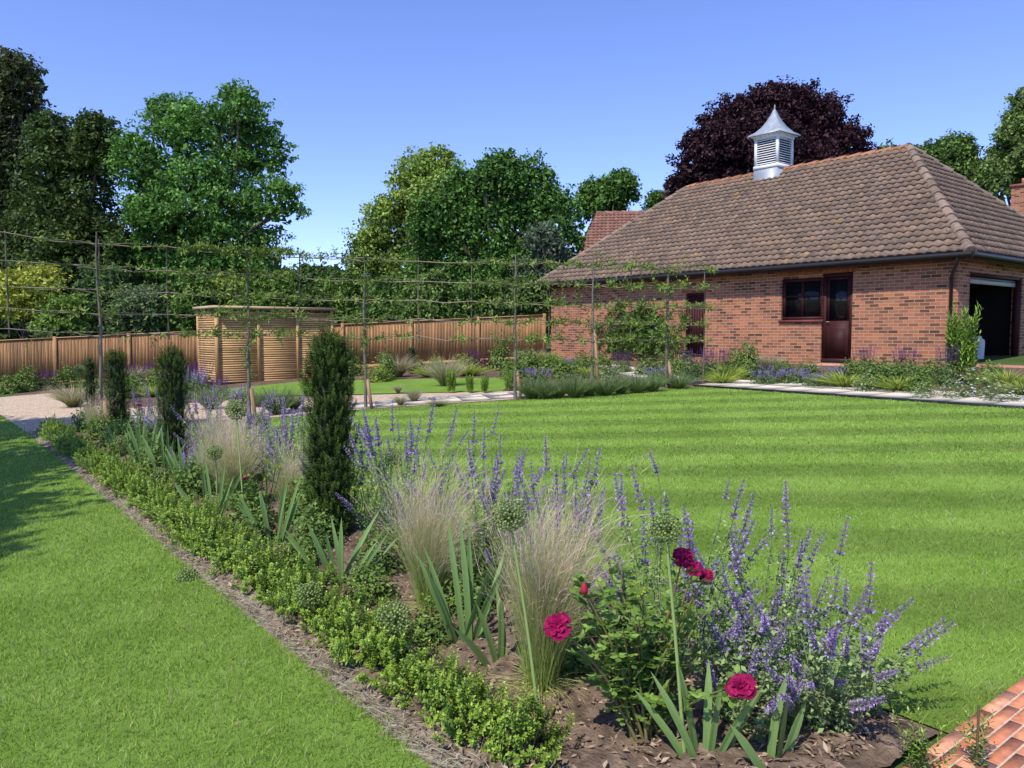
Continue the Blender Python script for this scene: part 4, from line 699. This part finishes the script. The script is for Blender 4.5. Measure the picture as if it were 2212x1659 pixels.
allium(850, 1335, 3.25, .078, 930, 1470, 'low leaning allium seed head beside the box hedge near the second feather grass'); allium(668, 1285, 3.75, .07, 700, 1350, 'allium seed head sunk in the middle of the box hedge'); allium(405, 1252, 4.7, .08, 520, 1240, 'fallen allium seed head lying at the lawn edge')
allium(345, 1028, 6.7, .08, 380, 1080, 'small allium seed head over the far box hedge'); allium(555, 905, 7.6, .075, 560, 1020, 'allium seed head behind the left feather grass'); allium(172, 800, 12.0, .1, 175, 900, 'allium seed head at far left before the small yew'); allium(262, 955, 8.2, .08, 280, 1010, 'allium seed head among the far iris leaves')
# catmint (large)
spm = []
for v in range(6):
    mb = MB(); nw = 7+v % 4
    for k in range(nw):
        z = (k/nw)**.8; m = int(16*(1-.4*z)*U(.7, 1.2)); a = U(0, 6.28, m); R0 = .14*(1-.55*z)*U(.75, 1.2); e = np.stack([np.cos(a), np.sin(a), U(-.1, .9, m)], -1); D = unit(e)
        P = np.stack([np.cos(a)*R0*.15, np.sin(a)*R0*.15, np.full(m, z)+U(-.02, .02, m)], -1)
        leaves(mb, P, D, unit(np.cross(D, rdir(m))), R0*.8, R0*.32, cmix((.20, .13, .23), (.31, .23, .37), m), .2)
        mm = int(m*1.0); a = U(0, 6.28, mm); e = np.stack([np.cos(a), np.sin(a), U(-.2, .7, mm)], -1); D = unit(e); P = np.stack([np.cos(a)*R0*.58, np.sin(a)*R0*.58, np.full(mm, z)+U(-.022, .028, mm)], -1)
        leaves(mb, P, D, unit(np.cross(D, rdir(mm))), R0*.55, R0*.46, cmix((.40, .29, .63), (.66, .53, .88), mm), .3)
        if k < 2: m = 4; a = U(0, 6.28, m); D = unit(np.stack([np.cos(a), np.sin(a), U(0, .4, m)], -1)); leaves(mb, np.zeros((m, 3))+arr(0, 0, z-.02), D, unit(np.cross(D, arr(0, 0, 1)+rdir(m)*.2)), .13, .07, (.24, .32, .14))
    mb.tube([(0, 0, -.05), (0, 0, 1)], [.014, .007], 4, (.22, .18, .20)); spm.append(mb.mesh('flower_spike', M_petal))
def nepeta(x, y, r, h, n, label, leafn=1.0, bias=(0, 0), dense=1.0):
    o = empty('catmint', (x, y, gz(x, y)), 0, label, 'catmint'); mb = MB(); t = np.linspace(0, 1, 9)
    for i in range(n):
        a = U(0, 6.28); k = math.sqrt(U(0, 1)); e = arr(math.cos(a)*r*k+bias[0], math.sin(a)*r*k+bias[1], 0); H_ = h*(U(.55, 1.08)-.30*k*k); b0 = e*.45+arr(*RG.normal(0, .02, 3)); b0[2] = 0
        pts = b0+e*.55*(t**1.2)[:, None]+arr(0, 0, H_)*(np.sin(t*math.pi/2))[:, None]*.45+arr(0, 0, H_)*t[:, None]*.55+arr(*RG.normal(0, .012, 3))*np.sin(t*6)[:, None]; mb.tube(pts, np.linspace(.0028, .0014, 9), 4, (.24, .29, .15))
        ti = U(0, .84, int(14*leafn))**1.15; P = np.stack([np.interp(ti, t, pts[:, q]) for q in range(3)], -1); m = len(P); rep = 6; P = np.repeat(P, rep, 0)+RG.normal(0, .012, (m*rep, 3)); D = unit(rdir(m*rep)*arr(1, 1, .6)+arr(0, 0, .15))
        leaves(mb, P, D, unit(np.cross(D, arr(0, 0, 1)+rdir(m*rep)*.5)), U(.012, .032, m*rep), U(.009, .018, m*rep), cmix((.18, .28, .09), (.36, .46, .20), m*rep))
        tan = unit(pts[-1]-pts[-3]+RG.normal(0, .01, 3)); L_ = U(.08, .21)*(h/.8)**.5; q = link('flower_spike', spm[int(RG.integers(0, 6))], o, pts[-1]-tan*L_*.45, 0, (L_*.58+.05, L_*.58+.05, L_*1.15)); q.rotation_mode = 'QUATERNION'; q.rotation_quaternion = Vector(tan).to_track_quat('Z', 'Y')
    mb.build('leafy_stems', M_leaf, o)
nepeta(1.10, 2.80, .42, .54, 38, 'large lilac catmint spilling over the lawn at bottom right', 1.4, (.03, 0)); nepeta(.66, 3.2, .42, .86, 32, 'tall purple catmint behind the rose bush', 1.1); nepeta(1.04, 3.14, .36, .66, 22, 'catmint at the lawn edge right of the rose bush', 1.2); nepeta(.82, 2.68, .22, .42, 16, 'low catmint beside the rose bush foot', 1.4)
nepeta(-.15, 4.55, .40, .84, 36, 'catmint behind the two nearest feather grasses'); nepeta(-.72, 5.25, .40, .92, 36, 'catmint right of the largest yew'); nepeta(-1.9, 6.9, .44, .88, 38, 'catmint left of the largest yew behind the feather grass'); nepeta(-3.2, 8.6, .44, .86, 34, 'catmint beside the second yew'); nepeta(-2.5, 7.7, .42, .84, 34, 'catmint between the largest and second yews'); nepeta(-4.5, 10.2, .45, .82, 30, 'catmint between the second and third yews'); nepeta(-5.4, 11.6, .4, .72, 22, 'catmint beside the third yew'); nepeta(.25, 3.95, .36, .78, 30, 'catmint at the lawn side behind the nearest feather grass'); nepeta(-1.25, 5.95, .34, .76, 26, 'catmint directly behind the largest yew'); nepeta(-3.7, 9.5, .35, .78, 24, 'catmint right behind the second yew'); nepeta(.05, 4.25, .3, .6, 18, 'low catmint at the lawn edge left of the tall one')
# low leafy perennials filling the border
for s_, w__, r, h, kd in [(.1, .75, .30, .22, 'green'), (.35, 1.0, .34, .28, 'green'), (.75, .5, .26, .2, 'green'), (.95, .85, .34, .26, 'green'), (1.3, 1.2, .38, .32, 'green'), (1.45, .55, .3, .24, 'green'), (1.85, .85, .34, .3, 'green'), (2.1, 1.25, .4, .4, 'catmint'), (2.3, .5, .3, .24, 'green'), (2.6, .75, .34, .3, 'green'), (3.0, .5, .3, .26, 'green'), (3.3, 1.0, .42, .42, 'green'), (3.5, .6, .36, .32, 'green'), (4.0, 1.3, .42, .45, 'catmint'), (4.3, .8, .42, .42, 'green'), (5.0, .6, .38, .36, 'green'), (5.3, 1.2, .42, .4, 'green'), (5.9, .8, .42, .42, 'catmint'), (6.5, .62, .4, .36, 'green'), (6.6, 1.25, .4, .45, 'green'), (7.4, .7, .4, .4, 'green'), (8.0, 1.2, .45, .5, 'catmint'), (8.4, .7, .42, .42, 'green'), (9.2, .7, .42, .4, 'green'), (9.5, 1.2, .45, .5, 'catmint'), (10.2, .7, .42, .4, 'green'), (10.9, 1.1, .45, .4, 'green'), (11.5, .7, .45, .4, 'green')]:
    p = bf(s_, w__); plant(kd, 0, 0, 0, 0, 'filling gaps in the long border', True, (p[0], p[1], r, h))
# euphorbia touches near
for x, y, h in ((-.95, 5.1, .5), (.62, 3.05, .4), (-1.9, 6.0, .5)):
    o = empty('euphorbia', (x, y, gz(x, y)), 0, 'small euphorbia with lime yellow heads '+{-.95: 'beside the largest yew', .62: 'behind the rose bush', -1.9: 'near the left feather grass'}[x], 'plant'); mb = MB()
    for k in range(6):
        a = U(0, 6.28); e = arr(math.cos(a)*.12, math.sin(a)*.12, h*U(.7, 1)); mb.tube([(0, 0, 0), e*.5, e], .003, 4, (.12, .2, .05)); shoots(mb, (e*.35)[None], unit(e)[None], h*.5, 22, .035, .012, (.12, .21, .04), .85); m2 = MB(); shoots(m2, (e+rdir(4)*.02), unit(rdir(4)+arr(0, 0, 1)), .02, 7, .017, .013, (.42, .50, .06), .9); m2.build('flower_head', M_petal, o)
    mb.build('foliage', M_leaf, o)
# rose
def roseflower(r):
    mb = MB(); 
    for ring, (k, tilt, s) in enumerate([(5, .1, .45), (6, .3, .6), (7, .55, .75), (7, .85, .9), (6, 1.15, 1.0)]):
        for j in range(k):
            a = j*6.283/k+ring*.7+U(-.2, .2); tl = tilt+U(-.16, .16); R1 = r*s*U(.85, 1.12); nu, nv = 6, 6; V = []; f1, f2 = U(0, 6), U(3, 6)
            for iu in range(nu):
                for iv in range(nv):
                    v = iv/(nv-1); u = (iu/(nu-1)-.5)*2; wd = math.sin(min(v*1.25+.12, 1.45))*.6*R1*(1-.15*v*abs(u)); cur = tl+v*.55
                    rad = .05*r+R1*v*math.sin(cur)-.12*R1*u*u*v; z = R1*v*math.cos(cur)*.9+.12*R1*u*u+.09*r*v*math.sin(u*f2+f1); x, y = rad, u*wd
                    V.append((x*math.cos(a)-y*math.sin(a), x*math.sin(a)+y*math.cos(a), z))
            mb.add(V, [(iu*nv+iv, (iu+1)*nv+iv, (iu+1)*nv+iv+1, iu*nv+iv+1) for iu in range(nu-1) for iv in range(nv-1)], arr(.27, .004, .062)*U(.55, 1.3))
    return mb
RB = arr(.46, 2.66); rb_ = empty('rose_bush', (RB[0], RB[1], gz(*RB)), 0, 'rose bush with crimson double blooms and fresh green leaves', 'rose'); OFF = arr(RB[0], RB[1], gz(*RB)); mb = MB(); lm = MB()
def roseleaf(P, D, s):
    A, B = frame(D[None]); side = A[0]; lm.tube([P, P+D*s*1.4], .0012, 4, (.16, .25, .06))
    c = cmix((.11, .21, .03), (.24, .38, .08), 1)[0]
    for k, sg in ((1.35, 0), (.95, 1), (.95, -1), (.5, 1), (.5, -1)):
        d = unit(D*(1 if sg == 0 else .45)+side*sg*.9+rdir(1)[0]*.12); p = P+D*s*k
        sd = unit(np.cross(d, B[0])); Ln = s*.95; W__ = s*.62; n3 = np.cross(sd, d); V = [p, p+d*Ln*.3+sd*W__*.45, p+d*Ln*.65+sd*W__*.42, p+d*Ln-n3*Ln*.12, p+d*Ln*.65-sd*W__*.42, p+d*Ln*.3-sd*W__*.45, p+d*Ln*.3-n3*W__*.1, p+d*Ln*.65-n3*W__*.1]
        lm.add(V, [(0, 1, 6), (0, 6, 5), (1, 2, 7), (1, 7, 6), (6, 7, 4), (6, 4, 5), (2, 3, 7), (7, 3, 4)], c*U(.85, 1.15))
fl = [(1205, 1352, 2.50, .042), (1474, 1205, 2.66, .037), (1500, 1228, 2.64, .030), (1524, 1245, 2.66, .026), (1600, 1482, 2.40, .044)]
ends = [pd(a, b, c)-OFF for a, b, c, _ in fl]+[pd(1262, 1278, 2.60)-OFF]
for k in range(38): a = U(0, 6.28); ends.append(arr(math.cos(a)*U(.06, .27), math.sin(a)*U(.05, .16), U(.2, .64)))
for e in ends:
    b0 = arr(RG.normal(0, .03), RG.normal(0, .03), 0); t = np.linspace(0, 1, 9)[:, None]; pts = b0+(e-b0)*t+arr(0, 0, .08)*np.sin(t*math.pi)*U(.3, 1); mb.tube(pts, np.linspace(.006, .0025, 9), 6, cmix((.12, .16, .04), (.2, .12, .06), 1)[0])
    for ti in np.linspace(.3, .94, 10): i0 = int(ti*8); P = pts[i0]+(pts[min(i0+1, 8)]-pts[i0])*(ti*8-i0); roseleaf(P, unit(rdir(1)[0]*arr(1, 1, .5)+arr(0, 0, .3)), U(.024, .038))
mb.build('stems', M_stem, rb_, True); lm.build('leaves', M_leaf, rb_)
for (a, b, c, r), e in zip(fl, ends):
    q = roseflower(r).build('flower', M_rose, rb_, True); q.location = e; q.rotation_mode = 'QUATERNION'; q.rotation_quaternion = Vector(unit(arr(U(-.5, .5), -.7, U(.5, 1.1)))).to_track_quat('Z', 'Y')
mb = MB(); mb.lathe([(.001, -.012), (.011, -.004), (.013, .008), (.006, .026), (.001, .03)], 8, (.42, .02, .06)); q = mb.build('bud', M_rose, rb_, True); q.location = ends[5]
for px, py, Y, lab in ((300, 876, 9.6, 'small dark red rose bush near the third yew'), (530, 1035, 6.0, 'small dark red rose beside the left feather grass')):
    p = pd(px, py, Y); o = empty('rose_bush', (p[0], p[1], gz(p[0], p[1])), 0, lab, 'rose'); h = p[2]-gz(p[0], p[1]); mb = MB(); mb.tube([(0, 0, 0), (.02, 0, h*.5), (0, 0, h)], .004, 5, (.12, .15, .05)); n = 14; shoots(mb, np.stack([RG.normal(0, .05, n), RG.normal(0, .05, n), U(.2, .9, n)*h], -1), unit(rdir(n)), .12, 9, .04, .025, (.08, .15, .03)); mb.build('foliage', M_leaf, o)
    q = roseflower(.035).build('flower', M_rose, o, True); q.location = (0, 0, h)
# yew seedlings bottom right
for px, py, Y, h, lab in ((1992, 1659, 2.45, .18, 'small leafy shoot at the bottom edge before the brick path'), (2110, 1640, 2.4, .22, 'slender upright young yew shoot before the brick path')):
    p = at(px, py); x, y = p[0]*.97, p[1]*.97; o = empty('yew_seedling', (x, y, gz(x, y)), 0, lab, 'seedling'); mb = MB(); n = 9 if px < 2000 else 5
    P = np.zeros((n, 3))+RG.normal(0, .015, (n, 3)); P[:, 2] = U(0, .08, n); shoots(mb, P, unit(rdir(n)*.45+arr(0, 0, 1)), U(.10, h, n), 34, .030, .0095, (.13, .22, .035), .8, (.28, .37, .08)); mb.tube([(0, 0, 0), (0, 0, h)], .004, 5, (.15, .12, .06)); mb.build('foliage', M_needle, o)
